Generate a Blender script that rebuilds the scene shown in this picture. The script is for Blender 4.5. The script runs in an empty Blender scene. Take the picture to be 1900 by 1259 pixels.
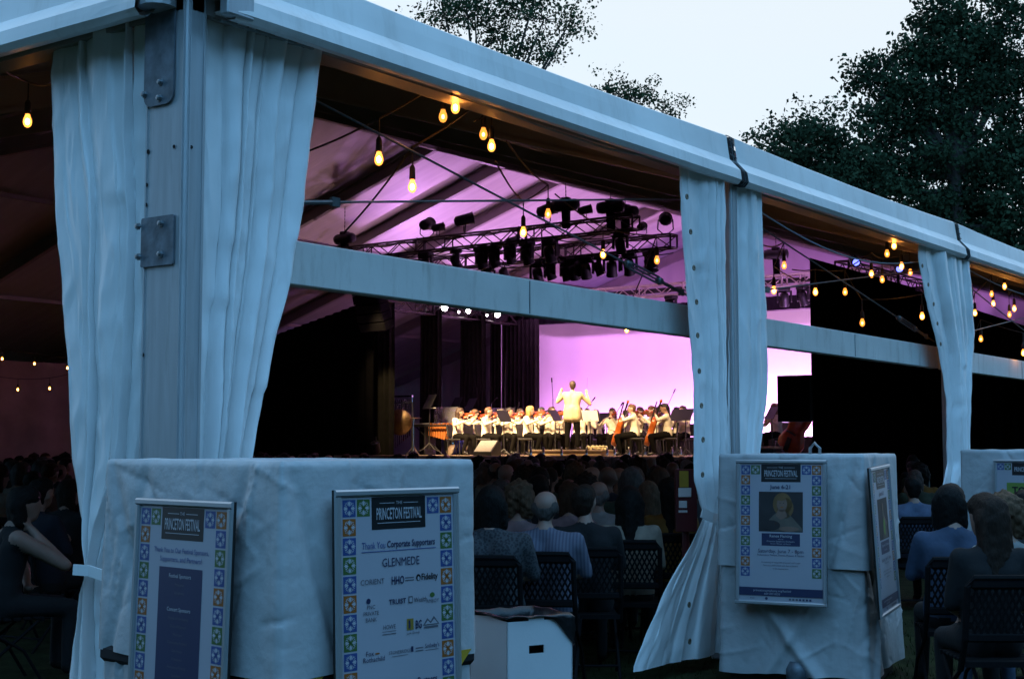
import bpy, bmesh, math, random
import numpy as np
from mathutils import Vector, Matrix, noise

random.seed(7)
rng = np.random.default_rng(7)
R = math.radians
scene = bpy.context.scene
COL = scene.collection

# ------------------------------------------------------------------ camera, sky, sun, exposure
# world axes: X runs along the near eave of the tent (towards the stage), Y runs into the tent, Z up; metres
CAM = Vector((-4.27, -5.0, 1.6)); HEAD = R(36.2); PITCH = R(4.37); FPX = 2600.0
cam_data = bpy.data.cameras.new('camera'); cam = bpy.data.objects.new('camera', cam_data); COL.objects.link(cam)
cam.location = CAM; cam.rotation_euler = (R(90) + PITCH, 0, HEAD - R(90))
cam_data.sensor_width = 36; cam_data.lens = FPX / 1900 * 36; cam_data.clip_end = 2000; cam_data.clip_start = 0.05
scene.camera = cam

world = bpy.data.worlds.new('World'); scene.world = world; world.use_nodes = True
wn, wl = world.node_tree.nodes, world.node_tree.links
bg = wn['Background']
GLOW = R(44)     # heading of the afterglow: the sun has gone down behind the tent
sky = wn.new('ShaderNodeTexSky'); sky.sky_type = 'NISHITA'; sky.sun_disc = False
sky.sun_elevation = R(2); sky.sun_rotation = R(90) - GLOW; sky.air_density = 1.0; sky.dust_density = 0.6; sky.ozone_density = 4.0
gain = wn.new('ShaderNodeMix'); gain.data_type = 'RGBA'; gain.blend_type = 'MULTIPLY'; gain.inputs[0].default_value = 1.0
wl.new(sky.outputs[0], gain.inputs[6]); gain.inputs[7].default_value = (0.12, 0.12, 0.12, 1)
tc = wn.new('ShaderNodeTexCoord')
cl = wn.new('ShaderNodeTexNoise'); cl.inputs['Scale'].default_value = 2.2; cl.inputs['Detail'].default_value = 4
mp = wn.new('ShaderNodeMapping'); mp.inputs['Scale'].default_value = (1, 1, 3.2)
wl.new(tc.outputs['Generated'], mp.inputs[0]); wl.new(mp.outputs[0], cl.inputs['Vector'])
dot = wn.new('ShaderNodeVectorMath'); dot.operation = 'DOT_PRODUCT'; dot.inputs[1].default_value = (math.cos(GLOW) * .94, math.sin(GLOW) * .94, .34)
wl.new(tc.outputs['Generated'], dot.inputs[0])
cm = wn.new('ShaderNodeMath'); cm.operation = 'MULTIPLY_ADD'; cm.inputs[1].default_value = 0.75; wl.new(cl.outputs['Fac'], cm.inputs[0]); wl.new(dot.outputs['Value'], cm.inputs[2])
mr = wn.new('ShaderNodeMapRange'); mr.interpolation_type = 'SMOOTHSTEP'; mr.inputs[1].default_value = 0.20; mr.inputs[2].default_value = 1.44; wl.new(cm.outputs[0], mr.inputs[0])
rp = wn.new('ShaderNodeValToRGB')      # from the blue dusk opposite the afterglow to thin bright cloud around it
rp.color_ramp.elements[0].position = 0.0; rp.color_ramp.elements[0].color = (0.45, 1.18, 2.12, 1)
rp.color_ramp.elements[1].position = 1.0; rp.color_ramp.elements[1].color = (0.93, 1.03, 1.10, 1)
wl.new(mr.outputs[0], rp.inputs[0])
mx = wn.new('ShaderNodeMix'); mx.data_type = 'RGBA'; mx.inputs[0].default_value = 0.88
wl.new(gain.outputs[2], mx.inputs[6]); wl.new(rp.outputs[0], mx.inputs[7])
wl.new(mx.outputs[2], bg.inputs[0]); bg.inputs[1].default_value = 1.0

sun_d = bpy.data.lights.new('sun', 'SUN'); sun = bpy.data.objects.new('sun', sun_d); COL.objects.link(sun)
sun_d.energy = 0.5; sun_d.angle = R(25); sun_d.color = (1.0, 0.88, 0.74)
_sd = Vector((math.cos(GLOW), math.sin(GLOW), math.tan(R(6)))).normalized()
sun.rotation_euler = _sd.to_track_quat('Z', 'Y').to_euler()

scene.view_settings.view_transform = 'Standard'; scene.view_settings.look = 'None'
scene.view_settings.exposure = 0.0; scene.view_settings.gamma = 1.0
try: scene.view_settings.use_curve_mapping = False
except Exception: pass
scene.cycles.use_denoising = True
scene.cycles.max_bounces = 6; scene.cycles.diffuse_bounces = 3; scene.cycles.glossy_bounces = 2
scene.cycles.sample_clamp_indirect = 4.0; scene.cycles.caustics_reflective = False; scene.cycles.caustics_refractive = False
scene.cycles.use_light_tree = True

# ------------------------------------------------------------------ from a pixel of the photograph to a place in the world
F3 = Vector((math.cos(HEAD) * math.cos(PITCH), math.sin(HEAD) * math.cos(PITCH), math.sin(PITCH)))
R3 = Vector((math.sin(HEAD), -math.cos(HEAD), 0)); U3 = R3.cross(F3)
def ray(x, y): return F3 + R3 * ((x - 950) / FPX) + U3 * ((629.5 - y) / FPX)
def at(x, y, d): return CAM + ray(x, y) * d
def aty(x, y, v): r = ray(x, y); return CAM + r * ((v - CAM.y) / r.y)
def atx(x, y, u): r = ray(x, y); return CAM + r * ((u - CAM.x) / r.x)
def atz(x, y, z): r = ray(x, y); return CAM + r * ((z - CAM.z) / r.z)
def proj(p):
    q = Vector(p) - CAM; d = q.dot(F3)
    if d <= 0.05: return (-9e9, -9e9, d)
    return (950 + FPX * q.dot(R3) / d, 629.5 - FPX * q.dot(U3) / d, d)

# ------------------------------------------------------------------ materials
MATS = {}
def mat(name, col, rough=0.6, var=0.15, scale=8.0, bump=0.0, bscale=None, metal=0.0, spec=0.5, emit=None, estr=0.0, sub=0.0, coat=0.0, detail=4.0, stretch=None, col2=None, dirt=0.0, dscale=(5, 5, .6), ridge=False, rscale=4.0):
    if name in MATS: return MATS[name]
    m = bpy.data.materials.new(name); m.use_nodes = True
    n, l = m.node_tree.nodes, m.node_tree.links
    b = n['Principled BSDF']
    b.inputs['Roughness'].default_value = rough; b.inputs['Metallic'].default_value = metal
    b.inputs['Specular IOR Level'].default_value = spec; b.inputs['Coat Weight'].default_value = coat
    t = n.new('ShaderNodeTexCoord'); mpn = n.new('ShaderNodeMapping'); l.new(t.outputs['Object'], mpn.inputs[0])
    if stretch: mpn.inputs['Scale'].default_value = stretch
    z = n.new('ShaderNodeTexNoise'); z.inputs['Scale'].default_value = scale; z.inputs['Detail'].default_value = detail
    l.new(mpn.outputs[0], z.inputs['Vector'])
    r = n.new('ShaderNodeValToRGB'); r.color_ramp.elements[0].position = 0.3; r.color_ramp.elements[1].position = 0.7
    c = Vector(col[:3]); lo = c * (1 - var); hi = Vector(col2) if col2 else c * (1 + var * 0.6)
    r.color_ramp.elements[0].color = (*lo, 1); r.color_ramp.elements[1].color = (*[min(1, x) for x in hi], 1)
    l.new(z.outputs['Fac'], r.inputs[0]); last = r.outputs[0]
    if dirt:      # rain streaks, scuffs and grime
        m3 = n.new('ShaderNodeMapping'); l.new(t.outputs['Object'], m3.inputs[0]); m3.inputs['Scale'].default_value = dscale
        z3 = n.new('ShaderNodeTexNoise'); z3.inputs['Scale'].default_value = 2.0; z3.inputs['Detail'].default_value = 6; z3.inputs['Roughness'].default_value = .7; l.new(m3.outputs[0], z3.inputs['Vector'])
        r3 = n.new('ShaderNodeValToRGB'); r3.color_ramp.elements[0].position = .52; r3.color_ramp.elements[1].position = .74; r3.color_ramp.elements[0].color = (0, 0, 0, 1); r3.color_ramp.elements[1].color = (dirt, dirt, dirt, 1); l.new(z3.outputs['Fac'], r3.inputs[0])
        x3 = n.new('ShaderNodeMix'); x3.data_type = 'RGBA'; l.new(r3.outputs[0], x3.inputs[0]); l.new(last, x3.inputs[6]); x3.inputs[7].default_value = (c.x * .42, c.y * .40, c.z * .36, 1); last = x3.outputs[2]
    l.new(last, b.inputs['Base Color'])
    if bump:
        z2 = n.new('ShaderNodeTexNoise'); z2.inputs['Scale'].default_value = bscale or scale * 3; z2.inputs['Detail'].default_value = 5
        l.new(mpn.outputs[0], z2.inputs['Vector'])
        if ridge:
            z2.noise_type = 'RIDGED_MULTIFRACTAL'; z2.inputs['Scale'].default_value = rscale; z2.inputs['Detail'].default_value = 3; z2.inputs['Distortion'].default_value = .8
        bp = n.new('ShaderNodeBump'); bp.inputs['Strength'].default_value = bump; bp.inputs['Distance'].default_value = 0.02
        l.new(z2.outputs['Fac'], bp.inputs['Height']); l.new(bp.outputs[0], b.inputs['Normal'])
    if emit:
        b.inputs['Emission Color'].default_value = (*emit, 1); b.inputs['Emission Strength'].default_value = estr
    MATS[name] = m
    return m
M_VINYL = mat('white_vinyl', (0.82, 0.83, 0.83), 0.36, 0.12, 1.6, 0.30, 7.0, spec=0.5, dirt=.22, ridge=True, rscale=1.3)
M_FASCIA = mat('eave_vinyl', (0.76, 0.77, 0.76), 0.42, 0.14, 1.3, 0.16, 14.0, dirt=.28, dscale=(3, 3, .5), ridge=True, rscale=1.6)
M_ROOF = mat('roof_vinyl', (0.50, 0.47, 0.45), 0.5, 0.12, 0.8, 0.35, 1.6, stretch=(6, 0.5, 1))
M_ALU = mat('aluminium', (0.50, 0.52, 0.54), 0.38, 0.14, 3.0, 0.05, 60, metal=0.35, stretch=(6, 6, 0.5), dirt=.5, dscale=(9, 9, .7))
M_ALUW = mat('white_painted_beam', (0.64, 0.66, 0.64), 0.5, 0.14, 1.7, 0.04, 40, dirt=.6, dscale=(4, 4, .8))
M_RAFT = mat('rafter_aluminium', (0.30, 0.27, 0.25), 0.45, 0.15, 2.0, 0.05, 30)
M_GALV = mat('galvanised_steel', (0.16, 0.19, 0.22), 0.5, 0.4, 14, 0.1, 40, metal=0.4)
M_BOLT = mat('bolt_steel', (0.30, 0.33, 0.35), 0.35, 0.2, 20, metal=0.8)
M_HOLE = mat('dark_hole', (0.008, 0.008, 0.01), 0.9)
M_BRASS = mat('grommet_metal', (0.20, 0.17, 0.12), 0.5, 0.3, 20, metal=0.3)
M_STEEL = mat('cable_steel', (0.11, 0.13, 0.14), 0.4, 0.2, 30, metal=0.6)
M_CORD = mat('black_cord', (0.012, 0.012, 0.012), 0.6)
M_WCORD = mat('grey_cord', (0.30, 0.34, 0.35), 0.6)
M_BLACK = mat('black_velour', (0.0045, 0.0045, 0.005), 0.98, 0.3, 4, 0.2, 20, spec=0.05)
M_LEGV = mat('charcoal_velour', (0.020, 0.020, 0.017), 0.95, 0.3, 4, 0.2, 20, spec=0.05)
M_BLKMET = mat('black_metal', (0.010, 0.010, 0.010), 0.5, 0.2, 20)
M_TRUSS = mat('dark_truss', (0.040, 0.034, 0.030), 0.45, 0.2, 10, metal=0.3)
M_TRUSSL = mat('stage_lit_truss', (0.55, 0.50, 0.42), 0.4, 0.15, 10, metal=0.3)  # cream of the stage light put into the colour of the upstage truss
M_CYC = mat('cyclorama_cloth', (0.80, 0.80, 0.80), 0.9, 0.02, 2.0, spec=0.1)
M_DECK = mat('stage_deck', (0.30, 0.22, 0.15), 0.55, 0.25, 6, 0.05)
M_WOODT = mat('pale_wood', (0.55, 0.40, 0.22), 0.5, 0.2, 5, stretch=(1, 8, 8))
M_VARN = mat('red_varnish', (0.38, 0.060, 0.012), 0.25, 0.3, 8, coat=0.5)
M_VARN2 = mat('orange_varnish', (0.46, 0.11, 0.02), 0.25, 0.3, 8, coat=0.5)
M_EBONY = mat('ebony', (0.015, 0.012, 0.010), 0.4)
M_PAPER = mat('paper', (0.80, 0.80, 0.78), 0.8, 0.03)
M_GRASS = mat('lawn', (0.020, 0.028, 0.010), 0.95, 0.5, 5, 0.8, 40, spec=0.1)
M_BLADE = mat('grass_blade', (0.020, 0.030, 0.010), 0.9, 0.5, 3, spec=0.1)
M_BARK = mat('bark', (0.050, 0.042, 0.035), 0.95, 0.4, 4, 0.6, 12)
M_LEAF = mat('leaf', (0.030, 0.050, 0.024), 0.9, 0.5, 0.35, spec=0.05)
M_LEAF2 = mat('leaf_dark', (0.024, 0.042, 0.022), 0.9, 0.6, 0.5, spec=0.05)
M_CARD = mat('white_corrugated', (0.66, 0.68, 0.70), 0.6, 0.06, 3, 0.03, 60)
M_BAG = mat('black_bag', (0.010, 0.010, 0.012), 0.30, 0.3, 10, 0.5, 12)
M_YEL = mat('hazard_yellow', (0.55, 0.36, 0.03), 0.6, 0.25, 8)
M_RED = mat('red_plastic', (0.10, 0.008, 0.010), 0.5, 0.2)
M_TERRA = mat('bar_wood', (0.42, 0.14, 0.03), 0.4, 0.3, 6)
M_BLUEG = mat('blue_gloss', (0.02, 0.03, 0.35), 0.25, 0.3, 6)
def glow_glass(name, col, st, clear):
    m = bpy.data.materials.new(name); m.use_nodes = True; n, l = m.node_tree.nodes, m.node_tree.links; n.remove(n['Principled BSDF'])
    e = n.new('ShaderNodeEmission'); e.inputs[0].default_value = (*col, 1); e.inputs[1].default_value = st; t = n.new('ShaderNodeBsdfTransparent'); x = n.new('ShaderNodeMixShader'); x.inputs[0].default_value = 1 - clear
    l.new(t.outputs[0], x.inputs[1]); l.new(e.outputs[0], x.inputs[2]); l.new(x.outputs[0], n['Material Output'].inputs[0]); return m
M_BULB = glow_glass('amber_glass', (1.0, 0.33, 0.045), 4.5, .45); M_BULBD = glow_glass('dim_amber_glass', (1.0, 0.30, 0.04), 2.6, .45)
M_FIL = mat('hot_filament', (1, 0.6, 0.25), 0.3, 0.0, emit=(1.0, 0.36, 0.06), estr=240); M_FILD = mat('dim_filament', (1, 0.6, 0.25), 0.3, 0.0, emit=(1.0, 0.30, 0.05), estr=60)
M_LENSW = mat('lit_lens_white', (1, 1, 1), 0.3, 0.0, emit=(1.0, 0.86, 0.92), estr=40)
M_LENSB = mat('lit_lens_blue', (0.2, 0.2, 1), 0.3, 0.0, emit=(0.16, 0.20, 1.0), estr=3)
M_DARKLENS = mat('dark_lens', (0.02, 0.02, 0.025), 0.15, 0.1)
SKINS = [mat('skin_%s' % k, c, 0.55, 0.12, 12) for k, c in (('fair', (0.52, 0.33, 0.25)), ('tan', (0.42, 0.25, 0.17)), ('brown', (0.18, 0.09, 0.055)))]

SKINA = [mat('shaded_skin_%d' % i, c, .6, .12, 12) for i, c in enumerate(((.28, .17, .13), (.22, .13, .09), (.12, .06, .04)))]  # darker copies of the skin tones: audience dimness put into the colour
# ------------------------------------------------------------------ mesh builder
class MB:
    def __init__(s): s.v, s.f, s.m = [], [], []
    def add(s, verts, faces, mi=0):
        o = len(s.v); s.v += [tuple(p) for p in verts]
        for f in faces: s.f.append(tuple(i + o for i in f)); s.m.append(mi)
        return s
    def box(s, c, size, mi=0, rot=None, bev=0.0):
        c = Vector(c); hx, hy, hz = (q / 2 for q in size)
        if bev > 0:
            b = min(bev, hx * .9, hy * .9, hz * .9); vs = []
            for sz, ins in ((-1, 1), (-1, 0), (1, 0), (1, 1)):
                z = sz * (hz if ins else hz - b); k = b if ins else 0
                ring = [(-hx + k, -hy + b), (-hx + b, -hy + k), (hx - b, -hy + k), (hx - k, -hy + b), (hx - k, hy - b), (hx - b, hy - k), (-hx + b, hy - k), (-hx + k, hy - b)]
                vs += [Vector((x, y, z)) for x, y in ring]
            fs = [tuple(range(7, -1, -1)), tuple(range(24, 32))]
            for r in range(3):
                for i in range(8): j = (i + 1) % 8; fs.append((r * 8 + i, r * 8 + j, r * 8 + 8 + j, r * 8 + 8 + i))
        else:
            vs = [Vector((x * hx, y * hy, z * hz)) for z in (-1, 1) for y in (-1, 1) for x in (-1, 1)]
            fs = [(0, 2, 3, 1), (4, 5, 7, 6), (0, 1, 5, 4), (2, 6, 7, 3), (0, 4, 6, 2), (1, 3, 7, 5)]
        if rot is not None: vs = [rot @ q for q in vs]
        return s.add([q + c for q in vs], fs, mi)
    def frame(s, d):
        d = Vector(d).normalized(); up = Vector((0, 0, 1)) if abs(d.z) < 0.95 else Vector((1, 0, 0))
        a = d.cross(up).normalized(); return d, a, a.cross(d).normalized()
    def tube(s, p0, p1, r0, r1=None, n=8, mi=0, caps=True):
        r1 = r0 if r1 is None else r1; p0, p1 = Vector(p0), Vector(p1)
        d, a, b = s.frame(p1 - p0); vs = []
        for p, r in ((p0, r0), (p1, r1)):
            vs += [p + a * (r * math.cos(2 * math.pi * i / n)) + b * (r * math.sin(2 * math.pi * i / n)) for i in range(n)]
        fs = [(i, (i + 1) % n, n + (i + 1) % n, n + i) for i in range(n)]
        if caps: fs += [tuple(range(n - 1, -1, -1)), tuple(range(n, 2 * n))]
        return s.add(vs, fs, mi)
    def path(s, pts, r, n=6, mi=0):
        pts = [Vector(p) for p in pts]; vs = []; fs = []
        for k, p in enumerate(pts):
            t = (pts[min(k + 1, len(pts) - 1)] - pts[max(k - 1, 0)]); _, a, b = s.frame(t)
            rr = r[k] if isinstance(r, (list, tuple)) else r
            vs += [p + a * (rr * math.cos(2 * math.pi * i / n)) + b * (rr * math.sin(2 * math.pi * i / n)) for i in range(n)]
        for k in range(len(pts) - 1):
            for i in range(n): j = (i + 1) % n; fs.append((k * n + i, k * n + j, k * n + n + j, k * n + n + i))
        fs += [tuple(range(n - 1, -1, -1)), tuple(range((len(pts) - 1) * n, len(pts) * n))]
        return s.add(vs, fs, mi)
    def beam(s, p0, p1, w, h, mi=0, up=(0, 0, 1)):
        p0, p1 = Vector(p0), Vector(p1); d = (p1 - p0).normalized(); up = Vector(up)
        a = d.cross(up).normalized() * (w / 2); b = a.cross(d).normalized() * (h / 2)
        vs = [p + a * x + b * z for p in (p0, p1) for x, z in ((-1, -1), (1, -1), (1, 1), (-1, 1))]
        return s.add(vs, [(0, 1, 2, 3), (7, 6, 5, 4), (0, 4, 5, 1), (1, 5, 6, 2), (2, 6, 7, 3), (3, 7, 4, 0)], mi)
    def cap(s, p0, r0, p1, r1, n=10, mi=0):
        p0, p1 = Vector(p0), Vector(p1)
        dv = p1 - p0
        if dv.length < 1e-5: dv = Vector((0, 0, 1e-4))
        d, a, b = s.frame(dv); rings = []
        for k in range(4): t = -math.pi / 2 + k * math.pi / 8 + 0.12 * (k == 0); rings.append((p0 + d * (r0 * math.sin(t)), r0 * math.cos(t)))
        rings.append((p0, r0)); rings.append((p1, r1))
        for k in range(4): t = (k + 1) * math.pi / 8 - 0.12 * (k == 3); rings.append((p1 + d * (r1 * math.sin(t)), r1 * math.cos(t)))
        vs = []; fs = []
        for c, r in rings: vs += [c + a * (r * math.cos(2 * math.pi * i / n)) + b * (r * math.sin(2 * math.pi * i / n)) for i in range(n)]
        m = len(rings)
        for k in range(m - 1):
            for i in range(n): j = (i + 1) % n; fs.append((k * n + i, k * n + j, k * n + n + j, k * n + n + i))
        fs += [tuple(range(n - 1, -1, -1)), tuple(range((m - 1) * n, m * n))]
        return s.add(vs, fs, mi)
    def ell(s, c, rad, n=14, mi=0, rot=None):
        c = Vector(c); vs = []; fs = []; k = n // 2
        for i in range(1, k):
            t = math.pi * i / k
            for j in range(n):
                q = Vector((rad[0] * math.sin(t) * math.cos(2 * math.pi * j / n), rad[1] * math.sin(t) * math.sin(2 * math.pi * j / n), rad[2] * math.cos(t)))
                vs.append(c + (rot @ q if rot is not None else q))
        top, bot = Vector((0, 0, rad[2])), Vector((0, 0, -rad[2]))
        vs += [c + (rot @ top if rot is not None else top), c + (rot @ bot if rot is not None else bot)]
        for i in range(k - 2):
            for j in range(n): jj = (j + 1) % n; fs.append((i * n + j, i * n + n + j, i * n + n + jj, i * n + jj))
        T, B = len(vs) - 2, len(vs) - 1
        for j in range(n): jj = (j + 1) % n; fs.append((T, j, jj)); fs.append((B, (k - 2) * n + jj, (k - 2) * n + j))
        return s.add(vs, fs, mi)
    def lathe(s, prof, c=(0, 0, 0), n=12, mi=0, axis=None):
        c = Vector(c); vs = []; fs = []
        rot = axis.to_track_quat('Z', 'Y').to_matrix() if axis is not None else Matrix.Identity(3)
        for r, z in prof: vs += [c + rot @ Vector((r * math.cos(2 * math.pi * i / n), r * math.sin(2 * math.pi * i / n), z)) for i in range(n)]
        for k in range(len(prof) - 1):
            for i in range(n): j = (i + 1) % n; fs.append((k * n + i, k * n + j, k * n + n + j, k * n + n + i))
        fs += [tuple(range(n - 1, -1, -1)), tuple(range((len(prof) - 1) * n, len(prof) * n))]
        return s.add(vs, fs, mi)
    def prism(s, pts, off, mi=0):
        pts = [Vector(p) for p in pts]; n = len(pts); off = Vector(off)
        return s.add(pts + [p + off for p in pts], [tuple(range(n - 1, -1, -1)), tuple(range(n, 2 * n))] + [(i, (i + 1) % n, n + (i + 1) % n, n + i) for i in range(n)], mi)
    def grid(s, fn, nu, nv, mi=0):
        vs = [fn(i / nu, j / nv) for j in range(nv + 1) for i in range(nu + 1)]
        return s.add(vs, [(j * (nu + 1) + i, j * (nu + 1) + i + 1, (j + 1) * (nu + 1) + i + 1, (j + 1) * (nu + 1) + i) for j in range(nv) for i in range(nu)], mi)
    def mesh(s, name, mats, smooth=False):
        me = bpy.data.meshes.new(name); me.from_pydata([tuple(v) for v in s.v], [], s.f)
        for m in (mats if isinstance(mats, (list, tuple)) else [mats]): me.materials.append(m)
        if any(s.m): me.polygons.foreach_set('material_index', s.m)
        if smooth: me.polygons.foreach_set('use_smooth', [True] * len(me.polygons))
        me.update(); return me
    def build(s, name, mats, parent=None, smooth=False, auto=None):
        return put(name, s.mesh(name, mats, smooth), parent)
def put(name, me, parent=None, loc=None, rz=0.0):
    o = bpy.data.objects.new(name, me); COL.objects.link(o)
    if parent is not None:
        o.parent = parent
        if loc is None and not parent.get('local'): o.matrix_parent_inverse = Matrix.Translation(-parent.location)
    if loc is not None: o.location = loc
    if rz: o.rotation_euler.z = rz
    return o
def tag(o, label=None, cat=None, group=None, kind=None):
    for k, v in (('label', label), ('category', cat), ('group', group), ('kind', kind)):
        if v: o[k] = v
    return o
def thing(name, loc=(0, 0, 0), label=None, cat=None, group=None, local=False):
    o = bpy.data.objects.new(name, None); COL.objects.link(o); o.location = loc; o.empty_display_size = 0.1
    if local: o['local'] = 1
    return tag(o, label, cat, group)
def copy_tree(o, parent=None):
    c = o.copy(); COL.objects.link(c); c.parent = parent
    for ch in CH.get(o.name, ()): copy_tree(ch, c)
    return c
CH = {}
def reg(root):   # remember the children of a prototype so that copies need no scene search
    def walk(o):
        CH[o.name] = list(o.children)
        for k in o.children: walk(k)
    walk(root); return root
def nz(p, s=1.0): return noise.noise(Vector(p) * s)

# ------------------------------------------------------------------ body meshes grown from tapered limbs into one continuous skin
def seg_dist(P, a, ra, b, rb):
    a, b = np.array(a), np.array(b); ab = b - a; L = max(ab @ ab, 1e-9)
    t = np.clip(((P - a) @ ab) / L, 0, 1); q = a + t[:, None] * ab
    return np.linalg.norm(P - q, axis=1) - (ra + (rb - ra) * t)
def skin_mesh(name, caps, voxel, mats, wob=0.0, wscale=20, smooth_it=2):
    mb = MB()
    for (a, ra, b, rb, mi) in caps: mb.cap(a, ra, b, rb, 12)
    me = mb.mesh(name + '_raw', mats); o = bpy.data.objects.new(name + '_raw', me); COL.objects.link(o)
    md = o.modifiers.new('r', 'REMESH'); md.mode = 'VOXEL'; md.voxel_size = voxel
    if smooth_it:
        ms = o.modifiers.new('s', 'SMOOTH'); ms.factor = 0.5; ms.iterations = smooth_it
    dg = bpy.context.evaluated_depsgraph_get(); out = bpy.data.meshes.new_from_object(o.evaluated_get(dg)); out.name = name
    bpy.data.objects.remove(o); bpy.data.meshes.remove(me)
    n = len(out.vertices); co = np.empty(n * 3); out.vertices.foreach_get('co', co); co = co.reshape(-1, 3)
    if wob:
        k = wscale
        w = np.sin(co[:, 0] * k + 2 * np.sin(co[:, 2] * k * .7)) * np.sin(co[:, 1] * k * 1.1 + 1.3) * np.sin(co[:, 2] * k * .9 + .4)
        nr = np.empty(n * 3); out.vertices.foreach_get('normal', nr); co = co + nr.reshape(-1, 3) * (w * wob)[:, None]
        out.vertices.foreach_set('co', co.ravel())
    out.materials.clear()
    for m in mats: out.materials.append(m)
    fc = np.empty(len(out.polygons) * 3); out.polygons.foreach_get('center', fc); fc = fc.reshape(-1, 3)
    D = np.stack([seg_dist(fc, a, ra, b, rb) for (a, ra, b, rb, mi) in caps])
    mi = np.array([c[4] for c in caps])[np.argmin(D, 0)]
    out.polygons.foreach_set('material_index', mi.astype(np.int32)); out.polygons.foreach_set('use_smooth', np.ones(len(mi), dtype=bool))
    out.update(); return out
def head_caps(c, yaw=0.0, tilt=0.0, k=1.0):   # skull, jaw, nose, ears; faces +X turned by yaw
    c = Vector(c); rt = Matrix.Rotation(yaw, 3, 'Z') @ Matrix.Rotation(tilt, 3, 'Y')
    P = lambda x, y, z: tuple(c + rt @ Vector((x * k, y * k, z * k)))
    return [(P(-.028, 0, .02), .084 * k, P(.015, 0, .03), .080 * k, 0), (P(.025, 0, -.02), .070 * k, P(.040, 0, -.075), .045 * k, 0), (P(-.02, 0, -.02), .07 * k, P(0, 0, -.03), .07 * k, 0),
            (P(.098, 0, .005), .010 * k, P(.116, 0, -.022), .014 * k, 0), (P(0, .082, .01), .012 * k, P(-.005, .084, -.03), .014 * k, 0), (P(0, -.082, .01), .012 * k, P(-.005, -.084, -.03), .014 * k, 0),
            (P(.085, -.03, .022), .012 * k, P(.085, .03, .022), .012 * k, 0), (P(.082, -.018, -.055), .012 * k, P(.082, .018, -.055), .012 * k, 0)]
def arm_caps(sh, el, wr, sleeve=1, fore=0, hand=True, grip=None, k=1.0):
    sh, el, wr = Vector(sh), Vector(el), Vector(wr)
    out = [(tuple(sh), .062 * k, tuple(el), .046 * k, sleeve), (tuple(el), .044 * k, tuple(wr), .030 * k, fore)]
    if hand:
        d = (wr - el).normalized(); g = Vector(grip) if grip is not None else d
        pa = wr + d * .035; side = d.cross(g)
        side = side.normalized() if side.length > .1 else d.cross(Vector((0, 0, 1))).normalized()
        pal = wr + d * .075
        out += [(tuple(wr), .027, tuple(pal), .030, 0)]
        for i, ln in enumerate((.062, .072, .067, .052)):   # four fingers, bent at the knuckle, and a thumb from the side of the palm
            b0 = pal + side * ((i - 1.5) * .019); k1 = b0 + d * (ln * .5) + g * .01; k2 = k1 + (d * .35 + g * .9).normalized() * (ln * .5)
            out += [(tuple(b0), .0095, tuple(k1), .009, 0), (tuple(k1), .009, tuple(k2), .0075, 0)]
        t0 = pa + side * -.028; out += [(tuple(t0), .012, tuple(t0 + (d - side * .9 + g * .4).normalized() * .055), .009, 0)]
    return out
def leg_caps(hip, kn, an, toe, pant=2, shoe=3, k=1.0):
    return [(hip, .088 * k, kn, .062 * k, pant), (kn, .060 * k, an, .044 * k, pant), ((an[0], an[1], an[2] - .03), .042, toe, .036, shoe)]
def torso_caps(pel, chest, neck, w=1.0, top=1, bot=2):
    p, c, n = Vector(pel), Vector(chest), Vector(neck); Y = Vector((0, 1, 0)); o = []
    for s in (-1, 1):
        o.append((tuple(p + Y * s * .07 * w), .125 * w, tuple(p * .5 + c * .5 + Y * s * .06 * w), .108 * w, top))
        o.append((tuple(p * .5 + c * .5 + Y * s * .06 * w), .108 * w, tuple(c + Y * s * .085 * w), .112 * w, top))
        o.append((tuple(c + Y * s * .02 + Vector((0, 0, .10))), .07, tuple(c + Y * s * .165 * w + Vector((0, 0, .055))), .070 * w, top))
        o.append((tuple(p + Y * s * .075 * w - Vector((0, 0, .05))), .115 * w, tuple(p + Y * s * .075 * w + Vector((.06, 0, -.05))), .10 * w, bot))
    o.append((tuple(c + Vector((.004, 0, .155))), .056, tuple(n), .052, 0)); o.append((tuple(c + Vector((-.004, -.012, .118))), .064, tuple(c + Vector((-.004, .012, .118))), .064, top))
    return o
# ------------------------------------------------------------------ people: meshes first (shared by all copies)
PLACE = [SKINS[0], M_PAPER, M_BLACK, M_EBONY]
def seated(w=1.0, lean=0.0, arms='lap', k=1.0, sleeve=0, yaw=0.0, vox=0.022, name='body', tilt=0.0):
    pel, ch, nk = (0, 0, .56), (-.04 + lean, 0, .90), (.0 + lean * 1.15, 0, 1.09)
    hd = (.03 + lean * 1.2, 0, 1.205)
    c = torso_caps(pel, ch, nk, w) + head_caps(hd, yaw, tilt)
    sy = .185 * w; sh = (ch[0], sy, .985)
    for s in (-1, 1):
        S = (sh[0], sh[1] * s, sh[2])
        up = 0 if arms == 'face' else 1
        if arms == 'lap': c += arm_caps(S, (ch[0] + .04, .235 * s * w, .73), (.20, .11 * s, .66), 1, sleeve, grip=(0, 0, -1))
        elif arms == 'fold': c += arm_caps(S, (ch[0] + .08, .24 * s * w, .76), (.17, -.02 * s, .80 + .02 * s), 1, sleeve, grip=(-1, 0, 0))
        elif arms == 'face': c += arm_caps(S, (ch[0] + .16, .26 * s, .74) if s > 0 else (ch[0] + .30, -.24, .80), (.20, .11 * s, .66) if s > 0 else (.17, -.08, 1.04), 0, sleeve, grip=(0, 0, 1))
        c += leg_caps((.02, .10 * s, .53), (.44, .13 * s, .50), (.42, .14 * s, .12), (.56, .15 * s, .045))
    return skin_mesh(name, c, vox, PLACE)
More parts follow.
